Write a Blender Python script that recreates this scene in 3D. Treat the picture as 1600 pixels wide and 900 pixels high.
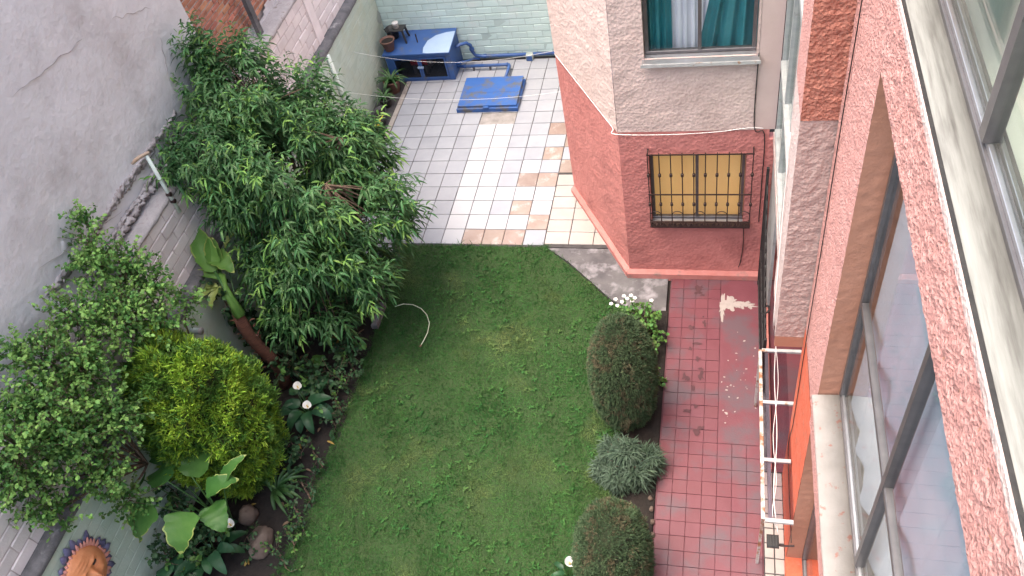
import bpy, math, random
import numpy as np
from mathutils import Vector, noise as mnoise
random.seed(7); rng = np.random.default_rng(11)
for o in list(bpy.data.objects): bpy.data.objects.remove(o)
scene = bpy.context.scene
COL = scene.collection

# ---------------------------------------------------------------- camera, sky, sun, exposure
CAM = np.array([5.333, -11.616, 8.132])
RM = np.array([[0.9704510, 0.1756622, -0.1654316], [-0.0257285, 0.7570097, 0.6528969], [-0.2399226, 0.6293481, -0.7391604]])
FPX = 1288.66
cd = bpy.data.cameras.new('camera'); cam = bpy.data.objects.new('camera', cd); COL.objects.link(cam)
cd.sensor_width = 36; cd.lens = 36 * FPX / 1600; cd.clip_end = 500; cd.clip_start = .05
from mathutils import Matrix
mw = Matrix.Identity(4)
for i in range(3):
    mw[i][0] = RM[0][i]; mw[i][1] = RM[1][i]; mw[i][2] = -RM[2][i]; mw[i][3] = CAM[i]
cam.matrix_world = mw
scene.camera = cam

SUN_EL, SUN_AZ = math.radians(72), math.radians(-100)      # overcast: a wide, weak sun high in the sky
world = bpy.data.worlds.new('World'); scene.world = world; world.use_nodes = True
wn = world.node_tree.nodes; bg = wn['Background']
sky = wn.new('ShaderNodeTexSky'); sky.sky_type = 'NISHITA'; sky.sun_disc = False
sky.sun_elevation = SUN_EL; sky.sun_rotation = SUN_AZ; sky.dust_density = 8; sky.air_density = 1.4; sky.ozone_density = 1.0
world.node_tree.links.new(sky.outputs[0], bg.inputs[0]); bg.inputs[1].default_value = .15
sl = bpy.data.lights.new('sun', 'SUN'); sl.energy = .5; sl.angle = math.radians(90); sl.color = (1, .985, .97)
sun = bpy.data.objects.new('sun', sl); COL.objects.link(sun)
sd = Vector((math.sin(SUN_AZ) * math.cos(SUN_EL), math.cos(SUN_AZ) * math.cos(SUN_EL), math.sin(SUN_EL)))
sun.rotation_euler = sd.to_track_quat('Z', 'Y').to_euler(); sun.location = (-6, 0, 14)
vs = scene.view_settings; vs.view_transform = 'Standard'; vs.look = 'None'; vs.gamma = 1; vs.exposure = 1.8; vs.use_curve_mapping = False
scene.render.engine = 'CYCLES'

# ---------------------------------------------------------------- helpers
def ray(u, v): return np.array([(u - 800) / FPX, (450 - v) / FPX, 1.]) @ RM
def onz(u, v, z=0): d = ray(u, v); return CAM + d * (z - CAM[2]) / d[2]
def ony(u, v, y): d = ray(u, v); return CAM + d * (y - CAM[1]) / d[1]
def onx(u, v, x): d = ray(u, v); return CAM + d * (x - CAM[0]) / d[0]
def nrm(a): a = np.asarray(a, float); return a / (np.linalg.norm(a, axis=-1, keepdims=True) + 1e-9)

MAT = {}
def srgb(r, g, b):
    f = lambda c: ((c / 255 + .055) / 1.055) ** 2.4 if c > 10 else c / 255 / 12.92
    return (f(r), f(g), f(b))
def mat(name, c1, c2=None, scale=4, rough=.8, bump=0, bscale=30, metal=0, island=0, objrand=0, spec=.5, stain=None, stain_scale=2, stain_lo=.55, stain_hi=.7,
        detail=5, trans=0, stretch=None, bump_dist=.01, voro=0):
    m = bpy.data.materials.new(name); m.use_nodes = True; nt = m.node_tree; N = nt.nodes; L = nt.links; b = N['Principled BSDF']
    geo = N.new('ShaderNodeNewGeometry'); pos = geo.outputs['Position']
    if stretch:
        mp = N.new('ShaderNodeMapping'); mp.inputs['Scale'].default_value = stretch; L.new(pos, mp.inputs[0]); pos = mp.outputs[0]
    c2 = c2 or c1
    def nz(s, d=detail):
        n = N.new('ShaderNodeTexNoise'); n.inputs['Scale'].default_value = s; n.inputs['Detail'].default_value = d; n.inputs['Roughness'].default_value = .62
        L.new(pos, n.inputs['Vector']); return n
    def mixc(fac, a, bb):
        x = N.new('ShaderNodeMix'); x.data_type = 'RGBA'; L.new(fac, x.inputs[0])
        for k, s in ((6, a), (7, bb)):
            if isinstance(s, tuple): x.inputs[k].default_value = (*s, 1)
            else: L.new(s, x.inputs[k])
        return x.outputs[2]
    def rampf(src, lo, hi):
        r = N.new('ShaderNodeMapRange'); r.inputs[1].default_value = lo; r.inputs[2].default_value = hi; L.new(src, r.inputs[0]); return r.outputs[0]
    col = mixc(rampf(nz(scale).outputs[0], .32, .68), tuple(c1), tuple(c2))
    if island or objrand:
        if island: src = geo.outputs['Random Per Island']; amt = island
        else: oi = N.new('ShaderNodeObjectInfo'); src = oi.outputs['Random']; amt = objrand
        h = N.new('ShaderNodeHueSaturation'); L.new(col, h.inputs['Color'])
        r = N.new('ShaderNodeMapRange'); r.inputs[3].default_value = 1 - amt; r.inputs[4].default_value = 1 + amt; L.new(src, r.inputs[0]); L.new(r.outputs[0], h.inputs['Value'])
        mm = N.new('ShaderNodeMath'); mm.operation = 'FRACT'; m2 = N.new('ShaderNodeMath'); m2.operation = 'MULTIPLY'; m2.inputs[1].default_value = 17.3
        L.new(src, m2.inputs[0]); L.new(m2.outputs[0], mm.inputs[0])
        r2 = N.new('ShaderNodeMapRange'); r2.inputs[3].default_value = .5 - amt * .07; r2.inputs[4].default_value = .5 + amt * .05; L.new(mm.outputs[0], r2.inputs[0]); L.new(r2.outputs[0], h.inputs['Hue'])
        col = h.outputs[0]
    if stain:
        ns = nz(stain_scale, 8); col = mixc(rampf(ns.outputs[0], stain_lo, stain_hi), col, tuple(stain))
    L.new(col, b.inputs['Base Color'])
    b.inputs['Roughness'].default_value = rough; b.inputs['Metallic'].default_value = metal; b.inputs['Specular IOR Level'].default_value = spec
    if bump:
        if voro:
            t = N.new('ShaderNodeTexVoronoi'); t.inputs['Scale'].default_value = bscale; L.new(pos, t.inputs['Vector']); h = t.outputs['Distance']
            n2 = nz(bscale * 1.7, 4); ad = N.new('ShaderNodeMath'); ad.operation = 'ADD'; L.new(h, ad.inputs[0]); L.new(n2.outputs[0], ad.inputs[1]); h = ad.outputs[0]
        else: h = nz(bscale, 6).outputs[0]
        bp = N.new('ShaderNodeBump'); bp.inputs['Strength'].default_value = bump; bp.inputs['Distance'].default_value = bump_dist
        L.new(h, bp.inputs['Height']); L.new(bp.outputs[0], b.inputs['Normal'])
    if trans:
        tr = N.new('ShaderNodeBsdfTranslucent'); L.new(col, tr.inputs[0]); ms = N.new('ShaderNodeMixShader'); ms.inputs[0].default_value = trans
        L.new(b.outputs[0], ms.inputs[1]); L.new(tr.outputs[0], ms.inputs[2]); L.new(ms.outputs[0], N['Material Output'].inputs[0])
    MAT[name] = m; return m
def glassmat(name, tint=(1, 1, 1), ior=1.5):
    m = bpy.data.materials.new(name); m.use_nodes = True; nt = m.node_tree; N = nt.nodes; L = nt.links; N.remove(N['Principled BSDF'])
    fr = N.new('ShaderNodeFresnel'); ge = N.new('ShaderNodeNewGeometry'); mr = N.new('ShaderNodeMapRange')   # both faces of a pane reflect like glass in air
    mr.inputs[3].default_value = ior; mr.inputs[4].default_value = 1 / ior; L.new(ge.outputs['Backfacing'], mr.inputs[0]); L.new(mr.outputs[0], fr.inputs[0])
    tr = N.new('ShaderNodeBsdfTransparent'); tr.inputs[0].default_value = (*tint, 1)
    gl = N.new('ShaderNodeBsdfGlossy'); gl.inputs['Roughness'].default_value = .02
    mx = N.new('ShaderNodeMixShader'); L.new(fr.outputs[0], mx.inputs[0]); L.new(tr.outputs[0], mx.inputs[1]); L.new(gl.outputs[0], mx.inputs[2])
    L.new(mx.outputs[0], N['Material Output'].inputs[0]); MAT[name] = m; return m

class MB:
    def __init__(s): s.v = []; s.f = []; s.m = []; s.mi = 0
    def add(s, v, f):
        n = len(s.v); s.v += [tuple(map(float, p)) for p in v]; s.f += [tuple(i + n for i in q) for q in f]; s.m += [s.mi] * len(f); return s
    def box(s, x0, x1, y0, y1, z0, z1, ch=0):
        if ch:
            c = ch; V = []
            for z, i in ((z0, c), (z0 + c, 0), (z1 - c, 0), (z1, c)):
                a, b, e, g = x0 + i, x1 - i, y0 + i, y1 - i
                V += [(a, e, z), (b, e, z), (b, g, z), (a, g, z)]
            F = [(3, 2, 1, 0), (12, 13, 14, 15)]
            for k in range(3):
                for j in range(4): F.append((k * 4 + j, k * 4 + (j + 1) % 4, k * 4 + 4 + (j + 1) % 4, k * 4 + 4 + j))
            return s.add(V, F)
        return s.add([(x0, y0, z0), (x1, y0, z0), (x1, y1, z0), (x0, y1, z0), (x0, y0, z1), (x1, y0, z1), (x1, y1, z1), (x0, y1, z1)],
                     [(3, 2, 1, 0), (4, 5, 6, 7), (0, 1, 5, 4), (1, 2, 6, 5), (2, 3, 7, 6), (3, 0, 4, 7)])
    def tube(s, pts, r, n=8, cap=True):
        P = [Vector(p) for p in pts]; k = len(P); R = r if hasattr(r, '__len__') else [r] * k
        V = []; up = None
        for i in range(k):
            t = (P[min(i + 1, k - 1)] - P[max(i - 1, 0)]).normalized()
            if up is None: up = t.orthogonal().normalized()
            up = (up - t * up.dot(t)); up = up.normalized() if up.length > 1e-6 else t.orthogonal().normalized()
            w = t.cross(up)
            for j in range(n):
                a = 2 * math.pi * j / n; V.append(P[i] + (up * math.cos(a) + w * math.sin(a)) * R[i])
        F = [(i * n + j, i * n + (j + 1) % n, (i + 1) * n + (j + 1) % n, (i + 1) * n + j) for i in range(k - 1) for j in range(n)]
        if cap: F += [tuple(range(n - 1, -1, -1)), tuple((k - 1) * n + j for j in range(n))]
        return s.add(V, F)
    def lathe(s, prof, c=(0, 0, 0), n=20, wob=0):
        V = []; k = len(prof)
        for r, z in prof:
            for j in range(n):
                a = 2 * math.pi * j / n; w = 1 + wob * math.sin(3 * a + z * 20); V.append((c[0] + r * w * math.cos(a), c[1] + r * w * math.sin(a), c[2] + z))
        F = [(i * n + j, i * n + (j + 1) % n, (i + 1) * n + (j + 1) % n, (i + 1) * n + j) for i in range(k - 1) for j in range(n)]
        F += [tuple(range(n - 1, -1, -1)), tuple((k - 1) * n + j for j in range(n))]
        return s.add(V, F)
    def prism(s, poly, z0, z1):
        n = len(poly); V = [(x, y, z0) for x, y in poly] + [(x, y, z1) for x, y in poly]
        return s.add(V, [tuple(range(n - 1, -1, -1)), tuple(range(n, 2 * n))] + [(i, (i + 1) % n, n + (i + 1) % n, n + i) for i in range(n)])
    def build(s, name, mats, parent=None, smooth=False):
        me = bpy.data.meshes.new(name); me.from_pydata(s.v, [], s.f)
        for m in (mats if isinstance(mats, (list, tuple)) else [mats]): me.materials.append(MAT[m] if isinstance(m, str) else m)
        if any(s.m): me.polygons.foreach_set('material_index', s.m)
        if smooth: me.polygons.foreach_set('use_smooth', [True] * len(me.polygons))
        me.update()
        return link(name, me, parent)
def link(name, me, parent=None):
    o = bpy.data.objects.new(name, me); COL.objects.link(o)
    if parent is not None: o.parent = parent
    return o
def tag(o, label=None, cat=None, group=None, kind=None):
    for k, v in (('label', label), ('category', cat), ('group', group), ('kind', kind)):
        if v: o[k] = v
    return o
def thing(name, label, cat, loc=(0, 0, 0), group=None):
    o = bpy.data.objects.new(name, None); COL.objects.link(o); o.empty_display_size = .1; return tag(o, label, cat, group)
def struct(o): o['kind'] = 'structure'; return o
def np_mesh(name, V, F, mats, parent=None, smooth=False, mi=None):
    V = np.asarray(V, np.float32); F = np.asarray(F, np.int32); me = bpy.data.meshes.new(name)
    me.vertices.add(len(V)); me.vertices.foreach_set('co', V.ravel()); k = F.shape[1]
    me.loops.add(F.size); me.loops.foreach_set('vertex_index', F.ravel())
    me.polygons.add(len(F)); me.polygons.foreach_set('loop_start', np.arange(0, F.size, k, dtype=np.int32))
    me.polygons.foreach_set('loop_total', np.full(len(F), k, np.int32))
    if mi is not None: me.polygons.foreach_set('material_index', np.asarray(mi, np.int32))
    if smooth: me.polygons.foreach_set('use_smooth', np.ones(len(F), bool))
    for m in (mats if isinstance(mats, (list, tuple)) else [mats]): me.materials.append(MAT[m])
    me.update(calc_edges=True); return link(name, me, parent)
def leaves(P, D, L, W, prof=((0, .15), (.35, 1), (.7, .75), (1, .05)), droop=.25, fold=.25, N=None):
    """leaf blades: base P, direction D, length L, width W; each blade is folded along its midrib and bends down"""
    P = np.asarray(P, float); n = len(P); D = nrm(D); L = np.broadcast_to(L, n)[:, None]; W = np.broadcast_to(W, n)[:, None]
    if N is None: N = np.array([0, 0, 1.]) + rng.normal(0, .45, (n, 3))
    S = nrm(np.cross(D, N)); Nn = np.cross(S, D); V = []
    for t, w in prof:
        c = P + D * L * t; c = c - np.array([0, 0, 1.]) * (droop * L * t * t)
        V += [c - S * W * w * .5 + Nn * W * w * fold, c, c + S * W * w * .5 + Nn * W * w * fold]
    k = len(prof) * 3; V = np.stack(V, 1).reshape(-1, 3); F = []
    base = (np.arange(n) * k)[:, None]
    for i in range(len(prof) - 1):
        a = i * 3
        F += [base + np.array([[a, a + 1, a + 4, a + 3]]), base + np.array([[a + 1, a + 2, a + 5, a + 4]])]
    return V, np.stack(F, 1).reshape(-1, 4)
def merge(*vf):
    V = []; F = []; M = []; n = 0
    for i, (v, f) in enumerate(vf): V.append(v); F.append(f + n); n += len(v); M.append(np.full(len(f), i))
    return np.concatenate(V), np.concatenate(F), np.concatenate(M)
def sph(n): return nrm(rng.normal(0, 1, (n, 3)))
def patch(O, U, Vv, lu, lv, step, amp, holes=(), freq=14, seed=0, fine=.5):
    """a rendered wall face: a fine grid pushed in and out along its normal"""
    O, U, Vv = map(np.array, (O, U, Vv)); Nn = np.cross(U, Vv); nu, nv = max(2, int(lu / step)), max(2, int(lv / step))
    cu = sorted(set(np.round(np.linspace(0, lu, nu + 1), 4)) | {h for q in holes for h in q[:2]}); cv = sorted(set(np.round(np.linspace(0, lv, nv + 1), 4)) | {h for q in holes for h in q[2:]})
    V = []; 
    for b in cv:
        for a in cu:
            p = O + U * a + Vv * b; e = min(a, lu - a, b, lv - b)
            for q in holes:
                if q[0] - 1e-6 <= a <= q[1] + 1e-6 and q[2] - 1e-6 <= b <= q[3] + 1e-6: e = 0
            k = Vector(p * freq + seed); h = mnoise.noise(k) + fine * mnoise.noise(k * 2.3) + fine * .5 * mnoise.noise(k * 5.1)
            V.append(p + Nn * amp * h * min(1, .3 + e / (step * 2)))
    W = len(cu); F = []
    for j in range(len(cv) - 1):
        for i in range(W - 1):
            mu, mv = (cu[i] + cu[i + 1]) / 2, (cv[j] + cv[j + 1]) / 2
            if any(q[0] < mu < q[1] and q[2] < mv < q[3] for q in holes): continue
            F.append((j * W + i, j * W + i + 1, (j + 1) * W + i + 1, (j + 1) * W + i))
    return np.array(V), np.array(F)

# ---------------------------------------------------------------- materials
mat('soil', (.009, .007, .0065), (.02, .015, .0125), 9, .95, .8, 40)
mat('turf', (.018, .045, .01), (.03, .056, .015), 3, .95, .6, 60)
mat('grass', (.022, .088, .02), (.06, .15, .04), 1.1, .85, spec=.2, island=.3, trans=.2, stain=(.17, .19, .075), stain_scale=1.15, stain_lo=.54, stain_hi=.74)
mat('white_tile', (.285, .3, .335), (.33, .345, .378), 3, .25, objrand=.05, stain=(.28, .25, .25), stain_scale=2.2, stain_lo=.62, stain_hi=1.0, spec=.3)
mat('bright_tile', (.4, .412, .44), (.43, .44, .465), 3, .22, objrand=.02, spec=.3)
mat('tan_tile', (.235, .17, .14), (.3, .235, .2), 5, .35, objrand=.12, stain=(.42, .39, .37), stain_scale=4)
mat('cream_tile', (.33, .3, .275), (.375, .345, .32), 4, .3, objrand=.04, stain=(.26, .23, .21), stain_scale=5, stain_lo=.62, stain_hi=.9)
mat('grout', (.04, .038, .04), (.07, .066, .066), 10, .95)
mat('concrete', (.07, .066, .072), (.13, .126, .13), 3, .9, .7, 45, stain=(.26, .25, .27), stain_scale=5, stain_lo=.5, stain_hi=.68)
mat('pale_mortar', (.2, .19, .18), (.32, .3, .29), 7, .9, .4, 40)
mat('path_tile', (.125, .032, .044), (.15, .046, .06), 2.4, .5, .25, 50, objrand=.05, stain=(.1, .06, .074), stain_scale=2.2, stain_lo=.48, stain_hi=.62)
mat('path_grout', (.09, .032, .042), (.12, .048, .058), 6, .9)
mat('chip', (.3, .26, .25), (.36, .32, .3), 20, .8)
mat('black_stain', (.06, .022, .028), (.085, .032, .038), 20, .8)
mat('grey_plaster', (.58, .565, .575), (.67, .655, .665), 1.1, .92, .5, 9, stain=(.46, .435, .435), stain_scale=1.3, stain_lo=.5, stain_hi=.68, bump_dist=.03)
mat('mortar_rough', (.3, .28, .28), (.42, .39, .39), 9, .95, 1, 35, stain=(.17, .13, .12), stain_scale=9)
mat('ridge', (.3, .265, .26), (.46, .43, .43), 9, .95, 1, 35, stain=(.16, .12, .11), stain_scale=14)
mat('red_brick', (.36, .15, .09), (.47, .22, .14), 8, .9, .5, 60, objrand=.22)
mat('mortar', (.38, .34, .32), (.48, .44, .42), 10, .95)
mat('pink_brick', (.72, .65, .635), (.8, .73, .72), 5, .9, .5, 50, objrand=.09, stain=(.56, .48, .46), stain_scale=2.5, stain_lo=.6, stain_hi=.85)
mat('pink_joint', (.55, .48, .465), (.63, .55, .54), 8, .95)
mat('green_brick', (.45, .55, .46), (.53, .61, .53), 2, .8, .35, 40, objrand=.03, stain=(.46, .48, .33), stain_scale=1.4, stain_lo=.5, stain_hi=.8)
mat('green_joint', (.41, .5, .41), (.48, .56, .48), 4, .9)
mat('mint_brick', (.52, .68, .64), (.58, .72, .69), 3, .75, .35, 40, objrand=.05, stain=(.6, .66, .63), stain_scale=3, stain_lo=.55, stain_hi=.8)
mat('mint_joint', (.4, .52, .49), (.46, .58, .55), 6, .9)
mat('coping', (.07, .07, .075), (.16, .155, .16), 6, .95, .8, 30, stain=(.3, .29, .29), stain_scale=5, stain_lo=.6, stain_hi=.7)
mat('pvc', (.62, .7, .64), (.7, .76, .7), 6, .5)
mat('blue_paint', (.03, .085, .26), (.04, .105, .3), 4, .45, .15, 40, stain=(.09, .11, .16), stain_scale=6, stain_lo=.54, stain_hi=.72)
mat('lid_paint', (.02, .085, .3), (.028, .105, .34), 4, .45, .15, 40, stain=(.1, .1, .095), stain_scale=4.5, stain_lo=.5, stain_hi=.64)
mat('pale_blue', (.3, .42, .6), (.34, .46, .63), 5, .5)
mat('wire', (.03, .04, .06), None, 5, .5, metal=.5)
mat('dark_inside', (.03, .03, .03), (.05, .05, .05), 5, .9)
mat('red_plastic', (.5, .03, .05), None, 5, .4)
mat('wing_pale', (.57, .435, .4), (.63, .49, .455), 2.5, .9, .55, 26, bump_dist=.013, voro=1, stain=(.5, .375, .345), stain_scale=2)
mat('wing_smooth', (.53, .4, .37), (.58, .45, .42), 3, .85, .2, 30)
mat('wing_red', (.5, .18, .162), (.55, .21, .19), 2.5, .85, .6, 24, bump_dist=.012, voro=1, stain=(.36, .125, .115), stain_lo=.52, stain_hi=.72, stain_scale=2.2)
mat('plinth', (.45, .16, .14), (.52, .22, .2), 5, .85, .4, 40, stain=(.24, .17, .15), stain_scale=6)
mat('pink_stucco', (.54, .265, .24), (.61, .325, .3), 9, .9, 1, 55, bump_dist=.015, voro=1)
mat('pale_stucco', (.5, .39, .37), (.57, .46, .44), 7, .9, .8, 45, bump_dist=.012, voro=1)
mat('mauve_stucco', (.43, .31, .285), (.49, .365, .335), 6, .95, .7, 40, bump_dist=.01, voro=1)
mat('red_stucco', (.48, .195, .14), (.54, .23, .17), 6, .95, 1, 40, bump_dist=.02, voro=1)
mat('orange_stucco', (.54, .105, .05), (.6, .14, .08), 6, .9, .9, 30, bump_dist=.015, stain=(.42, .15, .1), stain_scale=7)
mat('reveal', (.37, .175, .115), (.42, .21, .145), 3, .95, .5, 25)
mat('white_sill', (.21, .215, .205), (.27, .275, .262), 5, .5, .2, 40, stretch=(16, 1, 1), stain=(.075, .07, .064), stain_scale=1.8, stain_lo=.48, stain_hi=.78)
mat('old_sill', (.21, .198, .187), (.26, .245, .232), 5, .6, .3, 40, stain=(.24, .12, .1), stain_scale=14, stain_lo=.6, stain_hi=.66)
mat('aluminium', (.42, .42, .44), (.5, .5, .52), 9, .32, metal=.85)
mat('dark_alu', (.13, .125, .13), (.18, .17, .175), 9, .38, metal=.6)
mat('white_metal', (.36, .365, .365), (.48, .48, .475), 12, .5, .3, 60, stain=(.3, .17, .1), stain_scale=14, stain_lo=.58, stain_hi=.66)
mat('grey_metal', (.27, .29, .3), (.36, .37, .375), 12, .5, .2, 60, stain=(.2, .19, .18), stain_scale=9)
mat('rusty_metal', (.4, .385, .365), (.48, .47, .455), 12, .6, .4, 60, stain=(.26, .11, .05), stain_scale=10, stain_lo=.48, stain_hi=.58)
mat('lamp_rust', (.3, .2, .13), (.45, .36, .28), 14, .7, .5, 60, stain=(.1, .06, .04), stain_scale=20)
mat('iron', (.035, .022, .022), (.06, .035, .032), 20, .55, .3, 80, metal=.3)
mat('black_iron', (.012, .012, .014), (.03, .028, .028), 20, .6, .3, 80)
mat('teal_cloth', (.015, .15, .19), (.03, .215, .26), 3, .5, spec=.6)
mat('white_cloth', (.8, .8, .92), (.85, .85, .95), 4, .8, trans=.2)
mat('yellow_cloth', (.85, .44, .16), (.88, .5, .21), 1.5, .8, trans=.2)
mat('sheer_blue', (.34, .385, .49), (.42, .465, .57), 1.2, .9, spec=.1)
mat('room_wall', (.7, .78, .72), None, 2, .9)
mat('room_floor', (.7, .78, .68), (.76, .83, .74), 1.5, .35)
mat('room_joint', (.5, .49, .42), None, 3, .9)
glassmat('glass', (.96, .98, .97), 1.28); glassmat('canopy_glass', (.82, .8, .84))
mat('bark', (.1, .065, .045), (.16, .11, .08), 18, .95, .9, 40)
mat('fibre', (.085, .038, .028), (.2, .08, .05), 14, .95, 1, 50, stretch=(1, 1, 6))
mat('peach_leaf', (.038, .112, .036), (.066, .155, .052), 2.5, .42, island=.35, trans=.25, spec=.25)
mat('peach_tip', (.13, .28, .06), (.19, .35, .085), 3, .42, island=.25, trans=.3, spec=.25)
mat('shrub_leaf', (.06, .16, .036), (.1, .215, .052), 2, .5, island=.35, trans=.22, spec=.25)
mat('shrub_tip', (.18, .36, .085), (.24, .42, .11), 3, .5, island=.2, trans=.28, spec=.25)
mat('thuja_leaf', (.17, .32, .02), (.27, .42, .035), 2.2, .7, island=.35, trans=.15)
mat('thuja_green', (.06, .16, .018), (.1, .21, .026), 2.2, .7, island=.3, trans=.15)
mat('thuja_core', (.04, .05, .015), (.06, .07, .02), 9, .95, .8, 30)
mat('cypress_leaf', (.028, .06, .022), (.048, .085, .034), 2, .75, island=.35)
mat('cypress_brown', (.06, .06, .028), (.1, .085, .045), 3, .8, island=.3)
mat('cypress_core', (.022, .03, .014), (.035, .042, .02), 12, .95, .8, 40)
mat('lavender_leaf', (.035, .068, .04), (.055, .092, .058), 4, .7, island=.3, trans=.1)
mat('taro_leaf', (.045, .135, .03), (.075, .18, .042), 5, .4, trans=.25, objrand=.2, bump=.3, bscale=25, spec=.25)
mat('banana_leaf', (.09, .21, .045), (.14, .27, .06), 5, .45, trans=.25, bump=.3, bscale=25, spec=.25)
mat('taro_edge', (.26, .33, .08), (.34, .4, .12), 8, .5, trans=.25)
mat('calla_leaf', (.016, .06, .028), (.03, .085, .04), 5, .4, trans=.12, objrand=.25, spec=.25)
mat('strap_leaf', (.04, .12, .035), (.07, .16, .045), 5, .45, trans=.2, objrand=.25)
mat('dark_leaf', (.02, .06, .025), (.045, .1, .04), 4, .5, island=.4, trans=.15, spec=.25)
mat('dead_leaf', (.11, .07, .04), (.17, .115, .07), 9, .8)
mat('yellow_leaf', (.2, .13, .025), (.26, .18, .04), 9, .7)
mat('petal', (.75, .75, .74), (.82, .82, .81), 8, .6, trans=.2)
mat('spadix', (.7, .45, .05), None, 8, .7)
mat('terracotta', (.36, .14, .08), (.45, .2, .12), 8, .85, .3, 40, objrand=.15)
mat('tan_pot', (.42, .28, .13), (.5, .35, .18), 8, .7)
mat('black_plastic', (.018, .018, .02), (.035, .035, .035), 8, .5)
mat('brown_pot', (.12, .06, .045), (.17, .09, .07), 8, .7)
mat('yellow_plastic', (.65, .5, .03), None, 8, .5)
mat('clay_face', (.66, .24, .1), (.78, .33, .16), 9, .55, .3, 30, stain=(.42, .12, .05), stain_scale=9, stain_lo=.55, stain_hi=.8)
mat('clay_pink', (.6, .25, .2), (.7, .32, .27), 9, .6)
mat('clay_blue', (.11, .105, .2), (.2, .18, .3), 9, .6, objrand=.25)
mat('eye_black', (.02, .018, .02), None, 9, .4)
mat('hose', (.5, .53, .38), (.6, .62, .48), 8, .5)
mat('cord', (.7, .7, .7), None, 8, .6)
mat('black_cable', (.015, .015, .015), None, 8, .5)
mat('white_cable', (.75, .7, .68), None, 8, .5)
mat('rock', (.09, .065, .052), (.15, .115, .095), 6, .95, .8, 20)
mat('grey_patch', (.3, .36, .34), (.36, .42, .4), 10, .9)

# ================================================================= SETTING
Xg, Xp, Xq = -.5, -.64, -.88          # garden wall face, neighbour's brick wall face, plaster wall face
YB = .68                               # back wall face
struct(MB().add([(-60, -60, -.05), (60, -60, -.05), (60, 60, -.05), (-60, 60, -.05)], [(0, 1, 2, 3)]).build('ground', 'soil'))
# ---- patio
patio = struct(MB().prism([(-.52, YB + .3), (-.52, -4.9), (.85, -4.9), (.95, -3.93), (3.05, -3.93), (4.4, -3.93), (4.4, YB + .3)], -.2, -.008).build('patio', 'grout'))
def tile_mesh(w, h, m, t=.012, g=.005, c=.003):
    mb = MB()
    mb.box(g, w - g, g, h - g, -.012, t - .008 + .0, c)
    me = bpy.data.meshes.new('tile'); me.from_pydata(mb.v, [], mb.f); me.materials.append(MAT[m]); me.update(); return me
T = .3
tm = {k: tile_mesh(T, T, k) for k in ('white_tile', 'bright_tile', 'tan_tile', 'cream_tile')}
def put_tile(me, x, y, nm='tile', par=patio, z=0):
    o = link(nm, me, par); o.location = (x + random.uniform(-.001, .001), y + random.uniform(-.001, .001), z + random.uniform(-.001, .0015))
    o.rotation_euler = (random.uniform(-.003, .003), random.uniform(-.003, .003), random.uniform(-.004, .004)); return o
tan = {(9, 4), (10, 5), (9, 6), (11, 6), (10, 7), (11, 7), (9, 8), (8, 8), (8, 10), (9, 11), (7, 12), (6, 12), (8, 12)}
for c in range(0, 11):
    for r in range(-2, 13):
        # row r runs from Y=-.3r down to -.3(r+1)
        if c == 10 and r >= 8: continue
        k = 'white_tile'
        if c in (5, 6) and r >= 4: k = 'bright_tile'
        if (c, r) in tan: k = 'tan_tile'
        if (c, r) in ((8, 7), (9, 9), (7, 11), (8, 11), (8, 9), (9, 10), (7, 9), (6, 9)): k = 'bright_tile'
        if (c, r) in ((5, 3), (6, 3)): continue            # a missing pair, filled with mortar
        put_tile(tm[k], c * T, -T * (r + 1))
for r in range(-2, 8):
    k = 'tan_tile' if (11, r) in tan else 'white_tile'
    put_tile(tm[k], 11 * T, -T * (r + 1))
MB().box(1.505, 2.095, -1.195, -.905, -.02, -.002, .004).build('mortar_fill', 'pale_mortar', patio)
cm = tile_mesh(.34, .24, 'cream_tile')
for c in range(4):
    for r in range(6):
        put_tile(cm, 3.005 + c * .34, -3.9 + r * .24 + .02)
for r in range(0, 16):                                       # narrow cut tiles along the garden wall
    if r < 7: put_tile(tile_mesh(.09, T, 'cream_tile'), -.095, -T * (r - 1))
for c in range(4):
    for r in range(3): put_tile(tm['white_tile'], -.38 + c * T, -4.82 + r * T)
# ---- concrete slab between lawn and wing
struct(MB().prism([(3.06, -3.94), (4.24, -3.94), (4.24, -4.36), (4.73, -4.40), (4.73, -5.03), (4.35, -5.0), (4.05, -4.85), (3.75, -4.55), (3.4, -4.2)], -.2, -.012).build('concrete_slab', 'concrete'))
# ---- lawn
LAWN = [(.93, -3.93), (3.02, -3.93), (3.35, -4.2), (3.72, -4.56), (4.0, -4.86), (4.3, -5.02), (4.33, -7), (4.36, -9), (4.4, -12.5), (.75, -12.5), (.82, -9), (.98, -6.3), (.97, -5)]
lawn = struct(MB().prism(LAWN, -.2, -.004).build('lawn', 'turf'))
def inpoly(x, y, poly):
    r = np.zeros(len(x), bool); j = len(poly) - 1
    for i in range(len(poly)):
        xi, yi = poly[i]; xj, yj = poly[j]
        c = ((yi > y) != (yj > y)) & (x < (xj - xi) * (y - yi) / (yj - yi + 1e-12) + xi); r ^= c; j = i
    return r
n = 150000; gx = rng.uniform(.6, 4.6, n); gy = rng.uniform(-9.9, -3.86, n)
jx = gx + rng.normal(0, .035, n); jy = gy + rng.normal(0, .03, n); k = inpoly(jx, jy, LAWN); gx, gy = gx[k], gy[k]; n = len(gx)
ph = np.sin(gx * 5.1 + 1.3 * np.sin(gy * 3.7)) + np.sin(gy * 6.3 + 1.7 * np.sin(gx * 4.1))
D = np.stack([rng.normal(0, .6, n) + .25 * np.cos(ph * 2), rng.normal(0, .6, n) + .25 * np.sin(ph * 2.3), rng.uniform(.45, 1.1, n)], 1)
L = rng.uniform(.025, .055, n) * (1 + .25 * ph * .5); L[rng.random(n) < .015] *= 1.8
edge = (gy > -3.99); L[edge] *= 1.5
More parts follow.
